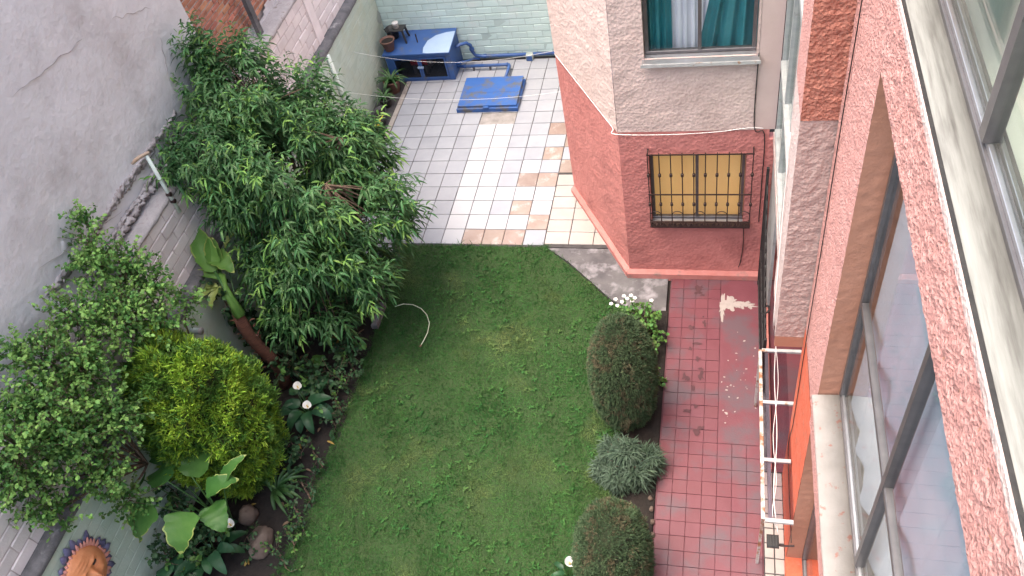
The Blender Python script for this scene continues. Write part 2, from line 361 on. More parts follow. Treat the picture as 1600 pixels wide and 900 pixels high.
tf = np.sin(gx * 23 + 3 * np.sin(gy * 17)) * np.sin(gy * 21 + 2.5 * np.sin(gx * 19 + 1)); L = L * (1 + .55 * np.clip(tf, -.6, 1)); rt = (gx + .12 * np.sin(gy * 7) > 3.9) | (gx < 1.12); L[rt] *= 1.35; D[:, :2] *= (1 + .4 * np.sin(gx * 9 + gy * 5))[:, None]
V, F = leaves(np.stack([gx, gy, np.full(n, -.006)], 1), D, L, rng.uniform(.005, .008, n), prof=((0, .8), (.55, .8), (1, .1)), droop=.35, fold=.2)
nw = 900; wx = rng.uniform(1.0, 4.3, nw); wy = rng.uniform(-9.6, -4.0, nw); kw = inpoly(wx, wy, LAWN) & (np.sin(wx * 3.1 + 1) * np.sin(wy * 2.3) > -.2); wx, wy = wx[kw], wy[kw]
a5 = rng.uniform(0, 6.28, (len(wx), 6)); P5 = np.repeat(np.stack([wx, wy, np.full(len(wx), .02)], 1), 6, 0); D5 = np.stack([np.cos(a5).ravel(), np.sin(a5).ravel(), rng.uniform(.2, .8, a5.size)], 1)
V2, F2 = leaves(P5, D5, rng.uniform(.03, .06, len(P5)), rng.uniform(.01, .02, len(P5)), ((0, .3), (.4, 1), (.8, .7), (1, .1)), .4, .1)
V, F, _ = merge((V, F), (V2, F2)); g = np_mesh('grass', V, F, 'grass'); tag(g, 'short green lawn grass covering the garden middle', 'grass', kind='stuff')
# ---- planting beds
def bed(name, x0, x1, y0, y1, step, amp, base):
    nx, ny = int((x1 - x0) / step), int((y1 - y0) / step)
    V = [(x0 + (x1 - x0) * i / nx, y0 + (y1 - y0) * j / ny, base + amp * mnoise.noise(Vector((i * .31, j * .31, 3))) + amp * .7 * mnoise.noise(Vector((i * 1.1, j * 1.1, 9)))) for j in range(ny + 1) for i in range(nx + 1)]
    F = [(j * (nx + 1) + i, j * (nx + 1) + i + 1, (j + 1) * (nx + 1) + i + 1, (j + 1) * (nx + 1) + i) for j in range(ny) for i in range(nx)]
    return struct(np_mesh(name, V, F, 'soil', smooth=True))
bed('planting_bed', -.52, 1.0, -12, -4.9, .05, .02, -.005)
bed('planting_bed', 4.28, 4.76, -12, -5.0, .05, .015, -.005)
# ---- red path
path = struct(MB().box(4.77, 5.86, -12.5, -4.44, -.2, -.008).build('path', 'path_grout'))
PW, PH = .152, .158; pm = [tile_mesh(PW, PH, 'path_tile', .0095, .002, .002)]
pv = []
for c in range(7):
    for r in range(30):
        y = -4.47 - PH * (r + 1)
        if c >= 4 and r < 15: continue
        put_tile(pm[0], 4.785 + c * PW, y, 'tile', path)
V, F = patch((4.785 + 4 * PW + .004, -4.47 - PH * 15 + .004, .002), (1, 0, 0), (0, 1, 0), PW * 3 - .008, PH * 15 - .008, .05, .0015)
sl_ = np_mesh('screed_panel', V, F, 'path_tile', path, True); sl_['label'] = 'smooth red painted cement panel with flaking paint'
def blob(cx, cy, rx, ry, z, seed, n=40, jag=.35):
    out = []
    for i in range(n):
        a = 2 * math.pi * i / n; r = 1 + jag * mnoise.noise(Vector((math.cos(a) * 1.6 + seed, math.sin(a) * 1.6, seed))) + jag * .9 * mnoise.noise(Vector((math.cos(a) * 5 + seed, math.sin(a) * 5, 3)))
        out.append((cx + rx * r * math.cos(a), cy + ry * r * math.sin(a), z))
    return out
mb = MB()
def addblob(mb, *a, **k):
    p = blob(*a, **k); n = len(p); cx, cy, z = a[0], a[1], a[4]; mb.add(p + [(cx, cy, z)], [(i, (i + 1) % n, n) for i in range(n)])
addblob(mb, 5.52, -4.85, .12, .1, .007, 2.2, jag=.9); addblob(mb, 5.42, -4.93, .035, .17, .008, 5.1, jag=.8); addblob(mb, 5.65, -4.87, .12, .05, .0085, 8.1, jag=1.1); addblob(mb, 5.75, -4.9, .03, .03, .007, 3.1, jag=.9)
for i in range(34):
    x, y = random.uniform(5.41, 5.82), random.choice([random.uniform(-6.6, -5.3), random.uniform(-6.5, -5.9)]); s = random.uniform(.004, .011)
    addblob(mb, x, y, s * random.uniform(.8, 1.8), s, .007, i * 1.7, n=9, jag=.8)
mb.build('bare_patch', 'chip', path)['label'] = 'pale bare cement where the red paint has flaked off'
mb = MB()
for i in range(17):
    addblob(mb, 4.785 + PW * random.choice([1.6, 2.4, 2.5, 2.6]) + random.uniform(-.05, .04), -4.6 - random.random() ** 1.1 * 2.2, random.uniform(.008, .05), random.uniform(.01, .05), .0085 + i * .0001, i * 2.3, n=14, jag=1.1)
mb.build('dark_smudge', 'black_stain', path)['label'] = 'row of dark smudges along one tile joint'
# ---- entrance strip by the house: dark gutter, painted kerb, cream tiles
struct(MB().box(5.865, 5.905, -7.13, -4.44, -.2, -.004).build('gutter', 'concrete'))
struct(MB().box(5.91, 5.955, -7.13, -4.44, -.2, .05, .006).build('kerb', 'plinth'))
struct(MB().box(5.96, 6.6, -7.13, -4.44, -.2, -.006).build('entrance_floor', 'path_tile'))
ent = struct(MB().box(5.862, 6.06, -12.5, -7.135, -.2, -.008).build('entrance_strip', 'grout'))
em = tile_mesh(.095, .155, 'cream_tile')
for c in range(2):
    for r in range(16): put_tile(em, 5.864 + c * .097, -7.30 - r * .157, 'tile', ent)

# ================================================================= WALLS
def brick_mesh(l, h, d, m, s=0, ch=.008):
    mb = MB(); mb.box(-l / 2, l / 2, -d, 0, -h / 2, h / 2, ch); r = random.Random(s)
    V = [(x + r.uniform(-.004, .004), y + (r.uniform(-.003, .002)), z + r.uniform(-.003, .003)) for x, y, z in mb.v]
    me = bpy.data.meshes.new('brick'); me.from_pydata(V, [], mb.f); me.materials.append(MAT[m]); me.update(); return me
def brick_wall(parent, along, face, a0, a1, z0, z1, l, h, m, joint=.012, proud=.006, depth=.05, test=None, jit=.0025):
    """bricks of a wall; along='x' faces -Y, along='y' faces +X. bricks stand proud of the joint plane"""
    ms = [brick_mesh(l - joint, h - joint, depth, m, i) for i in range(4)]; hm = [brick_mesh(l / 2 - joint, h - joint, depth, m, 9)]
    row = 0; z = z0
    while z + h <= z1 + .001:
        a = a0 - (l / 2 if row % 2 else 0)
        while a < a1 - .02:
            lo, hi = max(a, a0), min(a + l, a1); w = hi - lo
            if w > .05 and (test is None or test((lo + hi) / 2, z + h / 2)):
                me = random.choice(ms) if w > l * .98 else hm[0]
                o = link('brick', me, parent); c = (lo + hi) / 2; p = proud + random.uniform(-jit, jit)
                if along == 'x': o.location = (c, face - p, z + h / 2); o.rotation_euler = (0, 0, math.pi + random.uniform(-.006, .006))
                else: o.location = (face + p, c, z + h / 2); o.rotation_euler = (random.uniform(-.006, .006), 0, -math.pi / 2)
                if not (w > l * .98): o.scale.x = (w - joint) / (l / 2 - joint)
            a += l
        z += h; row += 1
def slab_grid(name, x, y0, y1, z0, z1, step, amp, m, parent, freq=3, seed=0):
    V, F = patch((x, y0, z0), (0, 1, 0), (0, 0, 1), y1 - y0, z1 - z0, step, amp, freq=freq, seed=seed)
    return np_mesh(name, V, F, m, parent, True)
# back wall (mint)
bw = thing('brick_wall', 'mint green painted brick wall behind the blue cabinet', 'wall')
MB().box(-.9, 4.2, YB, YB + .2, -.2, 2.2).build('joint_bed', 'mint_joint', bw)
brick_wall(bw, 'x', YB, -.5, 3.2, .0, 2.1, .27, .125, 'mint_brick', .011, .004)
# garden wall (pale green)
gw = thing('brick_wall', 'long low pale green painted brick wall with dark coping along the planting bed', 'wall')
MB().box(Xg - .13, Xg, -12.5, YB - .002, -.2, 1.69).build('joint_bed', 'green_joint', gw)
brick_wall(gw, 'y', Xg, -3.4, YB - .01, .05, 1.69, .28, .136, 'green_brick', .007, .0025, jit=.001)
brick_wall(gw, 'y', Xg, -10.1, -7.74, .05, 1.69, .28, .136, 'green_brick', .007, .0025, jit=.001)
o = slab_grid('plaster_face', Xg + .003, -7.74, -3.4, .0, 1.69, .1, .01, 'green_brick', gw)
V = []; F = []
ny = 150
for j in range(ny + 1):
    y = -12.5 + (YB + 12.5 - .01) * j / ny
    for i, (x, z) in enumerate(((Xg + .02, 1.66), (Xg + .025, 1.70), (Xg - .0, 1.735), (Xg - .08, 1.745), (Xg - .2, 1.735))):
        kk = Vector((y * 4, i * 3.1, 1)); V.append((x + .012 * mnoise.noise(kk) * (i < 4), y, z + .01 * mnoise.noise(kk * 1.7)))
for j in range(ny):
    for i in range(4): F.append((j * 5 + i, j * 5 + i + 1, (j + 1) * 5 + i + 1, (j + 1) * 5 + i))
np_mesh('coping', V, F, 'coping', gw)
p0 = onx(592, 28, Xg + .012); mb = MB(); mb.add([(Xg + .013, p0[1] - .1, p0[2] - .02), (Xg + .013, p0[1] + .02, p0[2] - .13), (Xg + .013, p0[1] + .13, p0[2] - .0), (Xg + .013, p0[1] + .02, p0[2] + .14)], [(0, 1, 2, 3)]); mb.build('mortar_patch', 'grey_patch', gw)
# neighbour's pinkish brick wall standing behind it
pw = thing('brick_wall', 'pinkish grey bare brick wall rising behind the green wall', 'wall')
MB().box(Xp - .2, Xp, -12.5, 1.2, 1.0, 2.58).build('joint_bed', 'pink_joint', pw)
brick_wall(pw, 'y', Xp, -10.3, 1.0, 1.73, 2.6, .3, .143, 'pink_brick', .014, .01, jit=.006)
MB().box(Xp - .02, Xp + .03, -1.42, -1.22, 1.74, 2.6, .006).build('pilaster', 'pink_brick', pw)
def rough_strip(name, y0, y1, zc, hz, xc, hx, m, parent, seed, step=.03, jag=.5):
    V = []; F = []; n = int((y1 - y0) / step); K = 7
    for j in range(n + 1):
        y = y0 + (y1 - y0) * j / n; taper = min(1, j / 4, (n - j) / 4)
        for i in range(K):
            a = math.pi * (i / (K - 1) - .5); k = Vector((y * 21, i * 2.7, seed)); s = taper * (1 + jag * mnoise.noise(k) + jag * .8 * mnoise.noise(k * 3.1))
            V.append((xc + hx * math.cos(a) * max(.1, s), y + .01 * mnoise.noise(k * 5), zc + hz * math.sin(a) * s + .03 * mnoise.noise(Vector((y * 2.3, 0, seed)))))
    for j in range(n):
        for i in range(K - 1): F.append((j * K + i, j * K + i + 1, (j + 1) * K + i + 1, (j + 1) * K + i))
    return np_mesh(name, V, F, m, parent)
V = []; F = []; ny = 170                                    # its dark, crumbling coping
for j in range(ny + 1):
    y = -12.5 + 13.7 * j / ny
    for i, (x, z) in enumerate(((Xp + .015, 2.575), (Xp + .03, 2.61), (Xp, 2.635), (Xp - .12, 2.645), (Xp - .25, 2.64))):
        kk = Vector((y * 5, i * 2.1, 4)); V.append((x + .018 * mnoise.noise(kk) * (i < 4), y, z + .012 * mnoise.noise(kk * 1.9)))
for j in range(ny):
    for i in range(4): F.append((j * 5 + i, j * 5 + i + 1, (j + 1) * 5 + i + 1, (j + 1) * 5 + i))
np_mesh('coping', V, F, 'mortar_rough', pw)
# plaster wall of the neighbouring house, with a patch of bare brick
qw = thing('plaster_wall', 'tall blotchy grey plastered wall with a bare red brick patch', 'wall')
MB().box(Xq - .3, Xq - .05, -13, 3, 2.0, 6.2).build('wall_core', 'mortar', qw)
def in_patch(y, z):
    lo = 2.72 + .05 * math.sin(y * 9); w = mnoise.noise(Vector((y * 5, z * 5, 2))) * .16
    left = -3.62 + max(0, (3.05 - z)) * .0 + w - max(0, 2.98 - z) * .9
    return z > lo and y > left
V, F = patch((Xq, -13, 2.6), (0, 1, 0), (0, 0, 1), 16, 3.6, .045, .014, freq=1.5, seed=3, fine=.35)
cen = V[F].mean(1); keep = np.array([not (c[1] > -4.2 and in_patch(c[1], c[2]) and c[1] < -1) for c in cen]); np_mesh('plaster', V, F[keep], 'grey_plaster', qw, True)
brick_wall(qw, 'y', Xq - .05, -4.2, -1.0, 2.66, 4.3, .2, .072, 'red_brick', .016, .012, jit=.006, test=lambda y, z: in_patch(y, z) or in_patch(y + .1, z))
rough_strip('plaster_ridge', -7.5, -4.6, 2.98, .028, Xq - .005, .03, 'ridge', qw, 3, .02, 1.3)
rough_strip('plaster_ridge', -7.4, -5.2, 2.93, .02, Xq - .005, .02, 'mortar_rough', qw, 23, .02, 1.5)
rough_strip('plaster_ridge', -7.0, -4.7, 2.70, .04, Xq + .02, .06, 'ridge', qw, 8, .02, 1.1)
rough_strip('plaster_ridge', -6.6, -5.0, 2.76, .02, Xq + .01, .03, 'ridge', qw, 18, .02, 1.4)
rough_strip('plaster_ridge', -10.2, -7.2, 2.62, .06, Xq + .02, .06, 'mortar_rough', qw, 11)
rough_strip('plaster_ridge', -7.1, -6.85, 3.12, .1, Xq - .012, .022, 'grey_plaster', qw, 14, jag=.4)
for i, (u0, v0, u1, v1) in enumerate(((20, 150, 130, 60), (250, 60, 265, 130), (60, 420, 190, 330), (175, 30, 240, 10))):
    a_, b_ = onx(u0, v0, Xq), onx(u1, v1, Xq); pts = []
    for k_ in range(22):
        f_ = k_ / 21; pts.append((Xq + .006, a_[1] + (b_[1] - a_[1]) * f_ + .03 * mnoise.noise(Vector((f_ * 6, i, 0))), a_[2] + (b_[2] - a_[2]) * f_ + .03 * mnoise.noise(Vector((f_ * 7, i, 5)))))
    MB().tube(pts, [.001 + .0035 * math.sin(math.pi * k_ / 21) for k_ in range(22)], 4).build('crack', 'ridge', qw)
# post on the neighbour's wall
a = onx(408, 55, -.78); post = thing('wall_post', 'dark weathered timber post standing on the pink brick wall', 'post')
MB().box(-.81, -.75, a[1] - .05, a[1] + .05, 2.6, 5.0, .008).build('shaft', 'coping', post); MB().box(-.83, -.73, a[1] - .07, a[1] + .07, 2.58, 2.64, .01).build('footing', 'mortar_rough', post)
# pole lamp
b0, b1 = onx(281, 331, Xp + .04), onx(228, 242, Xp + .04)
pl = thing('wall_lamp_pole', 'slanting white pole with a rusty lamp holder on the brick wall', 'lamp pole')
MB().tube([b0, (b0[0], b0[1] + .01, (b0[2] + b1[2]) / 2), (b0[0], b1[1], b1[2])], [.022, .022, .02], 10).build('pole', 'pvc', pl, True)
hd = MB().tube([(b0[0] + .03, b1[1] + .03, b1[2] + .01), (b0[0] - .03, b1[1] - .05, b1[2] + .02), (b0[0] - .06, b1[1] - .11, b1[2] + .02), (b0[0] - .08, b1[1] - .16, b1[2] + .01)], [.016, .02, .022, .014], 10).build('lamp_head', 'lamp_rust', pl, True)
for t in (.28, .45): MB().tube([(b0[0] - .02, b0[1], b0[2] + t * .6), (b0[0] + .03, b0[1], b0[2] + t * .6)], .027, 8).build('clamp', 'iron', pl)
# pvc down pipe on the green wall
pt, pb = onx(512, 88, Xg + .03), onx(560, 205, Xg + .03)
dp = thing('drain_pipe', 'pale green plastic pipe running down the green wall', 'pipe')
MB().tube([(Xg + .035, pt[1], 1.66), (Xg + .035, pt[1], .9), (Xg + .035, pb[1], .02)], .035, 12).build('pipe', 'pvc', dp, True)
for z in (.5, 1.3): MB().box(Xg + .004, Xg + .06, pt[1] - .045, pt[1] + .045, z, z + .025, .004).build('bracket', 'pvc', dp)

# ================================================================= PATIO THINGS
cb = thing('pump_cabinet', 'blue painted metal cabinet with wire mesh doors on the patio', 'cabinet')
x0, x1, yf, yb, zf, zb = -.36, .8, .06, YB - .02, .55, .62
MB().add([(x0, yf, .0), (x0, yb, 0), (x0, yb, zb), (x0, yf, zf), (x0 + .02, yf, 0), (x0 + .02, yb, 0), (x0 + .02, yb, zb), (x0 + .02, yf, zf)], [(3, 2, 1, 0), (4, 5, 6, 7), (0, 1, 5, 4), (1, 2, 6, 5), (2, 3, 7, 6), (3, 0, 4, 7)]).build('side_panel', 'blue_paint', cb)
MB().add([(x1, yf, .0), (x1, yb, 0), (x1, yb, zb), (x1, yf, zf), (x1 + .02, yf, 0), (x1 + .02, yb, 0), (x1 + .02, yb, zb), (x1 + .02, yf, zf)], [(3, 2, 1, 0), (4, 5, 6, 7), (0, 1, 5, 4), (1, 2, 6, 5), (2, 3, 7, 6), (3, 0, 4, 7)]).build('side_panel', 'blue_paint', cb)
MB().box(x0 + .02, x1, yb - .02, yb, 0, .6).build('back_panel', 'blue_paint', cb)
def tilted(x0, x1, y0, y1, z0, z1, t):
    return [(x0, y0, z0), (x1, y0, z0), (x1, y1, z1), (x0, y1, z1), (x0, y0, z0 + t), (x1, y0, z0 + t), (x1, y1, z1 + t), (x0, y1, z1 + t)]
BF = [(3, 2, 1, 0), (4, 5, 6, 7), (0, 1, 5, 4), (1, 2, 6, 5), (2, 3, 7, 6), (3, 0, 4, 7)]
rf = MB().add(tilted(x0 - .02, x1 + .04, yf - .04, yb + .01, zf, zb, .025), BF).build('roof', 'blue_paint', cb)
pp = []
for i in range(16):
    a = math.pi * (.5 + i / 15 * .9); pp.append((x1 + .02 + .46 * math.cos(a) * (1 - .1 * math.sin(i)), yf + .45 + .42 * math.sin(a) * 1))
poly = [(x1 + .03, yf - .035), (x1 + .035, yb - .08), (x1 - .12, yb - .1), (x1 - .3, yb - .17), (x1 - .42, yb - .3), (x1 - .46, yf + .12), (x1 - .44, yf - .02), (x1 - .36, yf - .037)]
zz = lambda y: zf + .028 + (y - (yf - .04)) / (yb + .01 - yf + .04) * (zb - zf)
MB().add([(x, y, zz(y) + .002) for x, y in poly], [tuple(range(len(poly)))]).build('paint_patch', 'pale_blue', rf)
MB().tube([(.2, .33, zz(.33)), (.2, .33, zz(.33) + .16)], .012, 6).build('pipe_stub', 'iron', rf)
MB().box(x0 + .02, x1, yf + .0, yf + .03, .0, .04).build('bottom_rail', 'blue_paint', cb); MB().box(x0 + .02, x1, yf, yf + .03, zf - .07, zf).build('top_rail', 'blue_paint', cb)
MB().box(x0 + .02, x0 + .12, yf + .001, yf + .03, .04, zf - .07).build('front_stile', 'blue_paint', cb); MB().box(x1 - .07, x1, yf + .001, yf + .03, .04, zf - .07).build('front_stile', 'blue_paint', cb)
xm = (x0 + .12 + x1 - .07) / 2
for a, b in ((x0 + .125, xm - .004), (xm + .004, x1 - .075)):
    mb = MB()
    for q in ((a, a + .03, .045, zf - .075), (b - .03, b, .045, zf - .075)): mb.box(q[0], q[1], yf - .01, yf + .012, q[2], q[3])
    mb.box(a + .03, b - .03, yf - .009, yf + .011, .045, .075); mb.box(a + .03, b - .03, yf - .009, yf + .011, zf - .105, zf - .075)
    d = mb.build('door', 'blue_paint', cb); w = MB(); i = a + .05
    while i < b - .03: w.box(i - .0015, i + .0015, yf, yf + .003, .07, zf - .1); i += .028
    z = .09
    while z < zf - .1: w.box(a + .03, b - .03, yf + .003, yf + .006, z - .0015, z + .0015); z += .028
    o = w.build('wire_mesh', 'wire', d); o['kind'] = 'stuff'
MB().box(xm - .05, xm + .06, yf - .03, yf - .012, .27, .31, .004).build('hasp', 'pale_blue', cb)
MB().box(x0 + .02, x1, yf + .03, yb - .02, .0, .02).build('floor_panel', 'dark_inside', cb)
pu = thing('water_pump', 'red and grey water pump seen behind the cabinet mesh', 'pump')
MB().tube([(.0, .32, .26), (.32, .32, .26)], [.09, .09], 14).build('motor', 'red_plastic', pu, True); MB().tube([(.32, .32, .26), (.36, .32, .26), (.42, .32, .26)], [.11, .12, .07], 14).build('impeller_housing', 'dark_alu', pu, True)
for xx in (.05, .27): MB().box(xx - .03, xx + .03, .24, .40, .021, .19).build('foot', 'dark_alu', pu)
# things on the cabinet
tz = zz(.35)
def pot_profile(r0, r1, h, rim=.02): return [(r0 * .98, 0), (r0, .01), (r1, h - rim), (r1 * 1.1, h - rim), (r1 * 1.1, h), (r1 * .96, h), (r1 * .9, h - .03), (0.001, h - .035)]
def pot(name, label, loc, r0, r1, h, m, soil=True, cat='pot', group=None):
    t = thing(name, label, cat, group=group); MB().lathe(pot_profile(r0, r1, h), loc).build('pot_body', m, t, True)
    if soil: MB().lathe([(r1 * .93, h - .03), (r1 * .6, h - .022), (.001, h - .018)], loc, 16).build('soil', 'soil', t)
    return t
p = onz(612, 66, tz + .1); pot('flower_pot', 'brown pot on the left end of the blue cabinet', (-.27, .17, zz(.17) - .004), .08, .12, .2, 'brown_pot')
t = thing('plastic_stool', 'small black plastic stool behind the brown pot on the cabinet', 'stool')
sx, sy = -.13, .42; sz = zz(.42) - .01
MB().box(sx - .13, sx + .13, sy - .1, sy + .1, sz + .22, sz + .25, .01).build('seat', 'black_plastic', t)
for a in (-1, 1):
    for b in (-1, 1): MB().tube([(sx + a * .13, sy + b * .1, sz - .01 + (.03 if b > 0 else 0)), (sx + a * .1, sy + b * .075, sz + .23)], [.018, .022], 6).build('leg', 'black_plastic', t)
t = thing('paint_tin', 'white tub standing on the black stool', 'tub'); MB().lathe([(.05, 0), (.055, .09), (.058, .092), (.058, .1), (.001, .1)], (sx - .02, sy, sz + .25), 16).build('body', 'petal', t, True)
MB().tube([(sx - .075, sy, sz + .33), (sx - .05, sy - .05, sz + .29), (sx + .0, sy - .06, sz + .29), (sx + .035, sy, sz + .33)], .003, 5).build('handle', 'wire', t)
t = thing('plastic_crate', 'dark plastic tub beside the stool on the cabinet', 'tub')
MB().lathe([(.09, 0), (.115, .16), (.125, .165), (.125, .18), (.105, .18), (.085, .03), (.001, .03)], (-.28, .5, zz(.5) - .006), 18).build('body', 'black_plastic', t, True)
MB().tube([(-.4, .5, zz(.5) + .17), (-.39, .42, zz(.5) + .2), (-.28, .37, zz(.5) + .21), (-.17, .42, zz(.5) + .2), (-.16, .5, zz(.5) + .17)], .006, 6).build('handle', 'black_plastic', t)
# cistern lid
ci = thing('cistern_hatch', 'bright blue metal cistern hatch on the white tiled patio', 'hatch')
MB().box(1.06, 2.11, -.885, -.09, -.006, .085, .012).build('kerb', 'lid_paint', ci)
ld = MB().add(tilted(1.085, 2.09, -.86, -.11, .09, .12, .03), BF).build('lid', 'lid_paint', ci)
MB().add(tilted(1.14, 2.03, -.52, -.50, .133, .135, .004), BF).build('seam', 'lid_paint', ld)
MB().box(1.53, 1.62, -.905, -.862, .085, .112, .004).build('hasp', 'lid_paint', ci)
MB().tube([(1.15, -.1, .115), (2.03, -.1, .115)], .012, 8).build('hinge', 'lid_paint', ci)
# pipes
e = onz(797, 103, .06)
t = thing('water_pipe', 'blue pipe from the cabinet bending down to the hatch', 'pipe')
MB().tube([(.82, e[1], .09), (e[0] - .04, e[1], .09), (e[0] - .01, e[1] - .01, .09), (e[0], e[1] - .04, .09), (e[0] - .005, -.09, .09)], .028, 10).build('tube', 'blue_paint', t, True)
for xx in (.95, e[0] - .05): MB().tube([(xx - .02, e[1], .09), (xx + .02, e[1], .09)], .036, 10).build('collar', 'blue_paint', t, True)
for xx in (1.1, 1.4): MB().box(xx - .015, xx + .015, e[1] - .02, e[1] + .02, -.006, .07).build('support', 'concrete', t)
t = thing('water_pipe', 'long blue pipe along the foot of the mint wall', 'pipe')
pts = [(.82, .42, .42), (.9, .46, .44), (1.0, .52, .43), (1.05, .56, .36), (1.05, .6, .2), (1.08, YB - .05, .1), (1.2, YB - .05, .08), (3.3, YB - .05, .08)]
MB().tube(pts, .03, 10).build('tube', 'blue_paint', t, True)
for q in ((.86, .44, .43), (1.05, .59, .26), (1.25, YB - .05, .08)): MB().lathe([(.042, -.02), (.045, 0), (.042, .02)], q, 10).build('collar', 'blue_paint', t, True)
MB().tube([(.82, .25, .2), (.95, .3, .2), (1.0, .45, .12), (1.05, .6, .06), (1.15, YB - .06, .03)], .02, 8).build('branch_tube', 'blue_paint', t, True)
q = onz(828, 90, .04); t = thing('outlet_box', 'small grey blue outlet box under the long pipe', 'box')
MB().box(q[0] - .06, q[0] + .06, q[1] - .05, q[1] + .06, -.006, .12, .008).build('housing', 'grey_patch', t); MB().box(q[0] - .05, q[0] + .05, q[1] - .056, q[1] - .05, .01, .1).build('cover', 'blue_paint', t)
q = onz(860, 0, 0)
# clothes lines
def line(nm, label, a, b, sag, r, m='cord', cat='cord'):
    a, b = np.array(a), np.array(b); pts = [a + (b - a) * s - np.array([0, 0, sag * 4 * s * (1 - s)]) for s in np.linspace(0, 1, 25)]
    return tag(MB().tube(pts, r, 5).build(nm, m, None, True), label, cat)
line('clothes_line', 'upper thin white clothes line from green wall past the cabinet', (Xg, -.75, 1.18), (3.33, -2.1, 1.95), .22, .002)
line('clothes_line', 'lower thin white clothes line crossing above the blue hatch', (Xg, -1.5, .95), (3.34, -2.5, 1.55), .16, .002)

# ---- potted plants along the green wall
def big_leaf(parent, base, dirv, L, W, m, prof='lance', curl=.5, side=.12, nu=9, name='leaf', wave=.0, roll=0., edge=None):
    """one large leaf: bends over along its length, V-folded, wavy margin; thin but two-sided"""
    d = nrm(np.array(dirv, float)); h = np.array([d[0], d[1], 0.]); hn = np.linalg.norm(h); h = h / hn if hn > .05 else np.array([1., 0, 0]); s = np.array([-h[1], h[0], 0])
    s = s * math.cos(roll) + np.array([0, 0, 1]) * math.sin(roll)
    el = math.asin(max(-1, min(1, d[2]))); p = np.array(base, float); V = []; F = []; ph = random.uniform(0, 6)
    rows = []; du = 1 / nu
    for i in range(nu + 1):
        t = i * du
        if prof == 'lance': w = max(.02, math.sin(math.pi * min(1, t * .93 + .07)) ** .8) * (1 - .35 * t)
        elif prof == 'heart': w = max(.03, (min(1, t * 5 + .45)) * (1 - t ** 2.2) ** .8)
        elif prof == 'paddle': w = max(.03, math.sin(math.pi * min(1, t ** .75 * .96 + .03)) ** .55)
        else: w = max(.05, min(1, .5 + t * 2) * (1 - t) ** .6)
        ax = h * math.cos(el) + np.array([0, 0, 1]) * math.sin(el); nn = -h * math.sin(el) + np.array([0, 0, 1]) * math.cos(el)
        for k in (-1, -.9, -.5, 0, .5, .9, 1):
            e = abs(k); V.append(p + s * k * w * W * .5 * (1 + wave * 1.2 * math.sin(t * 31 + ph + k) * (e > .8)) + nn * (side * W * w * e * e + wave * W * math.sin(t * 22 + k * 4 + ph) * e))
        p = p + ax * L * du; el -= curl * du * (1 + t)
    for i in range(nu):
        for k in range(6): F.append((i * 7 + k, i * 7 + k + 1, (i + 1) * 7 + k + 1, (i + 1) * 7 + k))
    mi = [1 if (edge and (k in (0, 5) and i > nu * .3 or i == nu - 1)) else 0 for i in range(nu) for k in range(6)]
    return np_mesh(name, V, F, [m, edge] if edge else m, parent, True, mi)
def spiky(t, loc, n, L, W, m, up=.7, curl=1.4):
    for i in range(n):
        a = i * 2.4 + random.uniform(-.2, .2); u = up * random.uniform(.4, 1.6)
        big_leaf(t, loc, (math.cos(a), math.sin(a), u), L * random.uniform(.7, 1.1), W, m, 'strap', curl * random.uniform(.7, 1.3), .2, 6)
GP = 'pots along the green wall'
t = pot('potted_plant', 'large arching spider plant in a dark pot beside the cabinet', (-.25, -.2, -.005), .1, .14, .24, 'brown_pot', cat='potted plant', group=GP); spiky(t, (-.25, -.2, .2), 26, .42, .045, 'strap_leaf', .9)
t = pot('potted_plant', 'small spiky plant in a dark pot, second from the cabinet', (-.27, -.62, -.005), .08, .11, .17, 'black_plastic', cat='potted plant', group=GP); spiky(t, (-.27, -.62, .15), 18, .3, .035, 'strap_leaf', 1)
t = thing('planter_trough', 'black oval trough holding a yellow scoop by the green wall', 'planter', group=GP)
mb = MB(); prof = [(.7, 0), (1, .15), (1.06, .16), (1.06, .18), (.95, .18), (.9, .12), (.001, .11)]
mb.lathe(prof, (0, 0, 0), 20); mb.v = [(-.25 + x * .13, -1.12 + y * .26, z) for x, y, z in mb.v]; mb.build('trough_body', 'black_plastic', t, True)
mb = MB(); mb.lathe([(.001, .12), (.6, .135), (.9, .12)], (0, 0, 0), 16); mb.v = [(-.25 + x * .13, -1.12 + y * .26, z) for x, y, z in mb.v]; mb.build('soil', 'soil', t, True)
t = thing('plastic_scoop', 'yellow plastic scoop lying on the black trough', 'scoop')
MB().lathe([(.03, 0), (.06, .03), (.065, .06), (.055, .06), (.05, .03), (.001, .015)], (-.18, -1.33, .12), 14).build('bowl', 'yellow_plastic', t, True); MB().tube([(-.17, -1.28, .17), (-.13, -1.15, .2)], [.012, .009], 6).build('handle', 'yellow_plastic', t, True)
pot('flower_pot', 'little black pot standing out on the tiles', (-.14, -1.5, -.005), .06, .08, .13, 'black_plastic', group=GP)
t = pot('potted_plant', 'leafy plant in a tan pot under the plastic pipe', (-.27, -1.63, -.005), .09, .12, .2, 'tan_pot', cat='potted plant', group=GP); spiky(t, (-.27, -1.63, .18), 16, .3, .05, 'strap_leaf', 1.2)
pot('flower_pot', 'terracotta pot at the edge of the tree crown by the wall', (-.24, -2.0, -.005), .09, .12, .18, 'terracotta', group=GP)
t = pot('potted_plant', 'bushy plant in a terracotta pot half hidden by the tree', (-.28, -2.4, -.005), .1, .13, .2, 'terracotta', cat='potted plant', group=GP); spiky(t, (-.28, -2.4, .18), 20, .28, .05, 'strap_leaf', 1.2)
q = onz(574, 472, .1); pot('flower_pot', 'rusty red clay pot under the tree beside the lawn', (q[0], q[1], -.005), .08, .11, .2, 'terracotta')

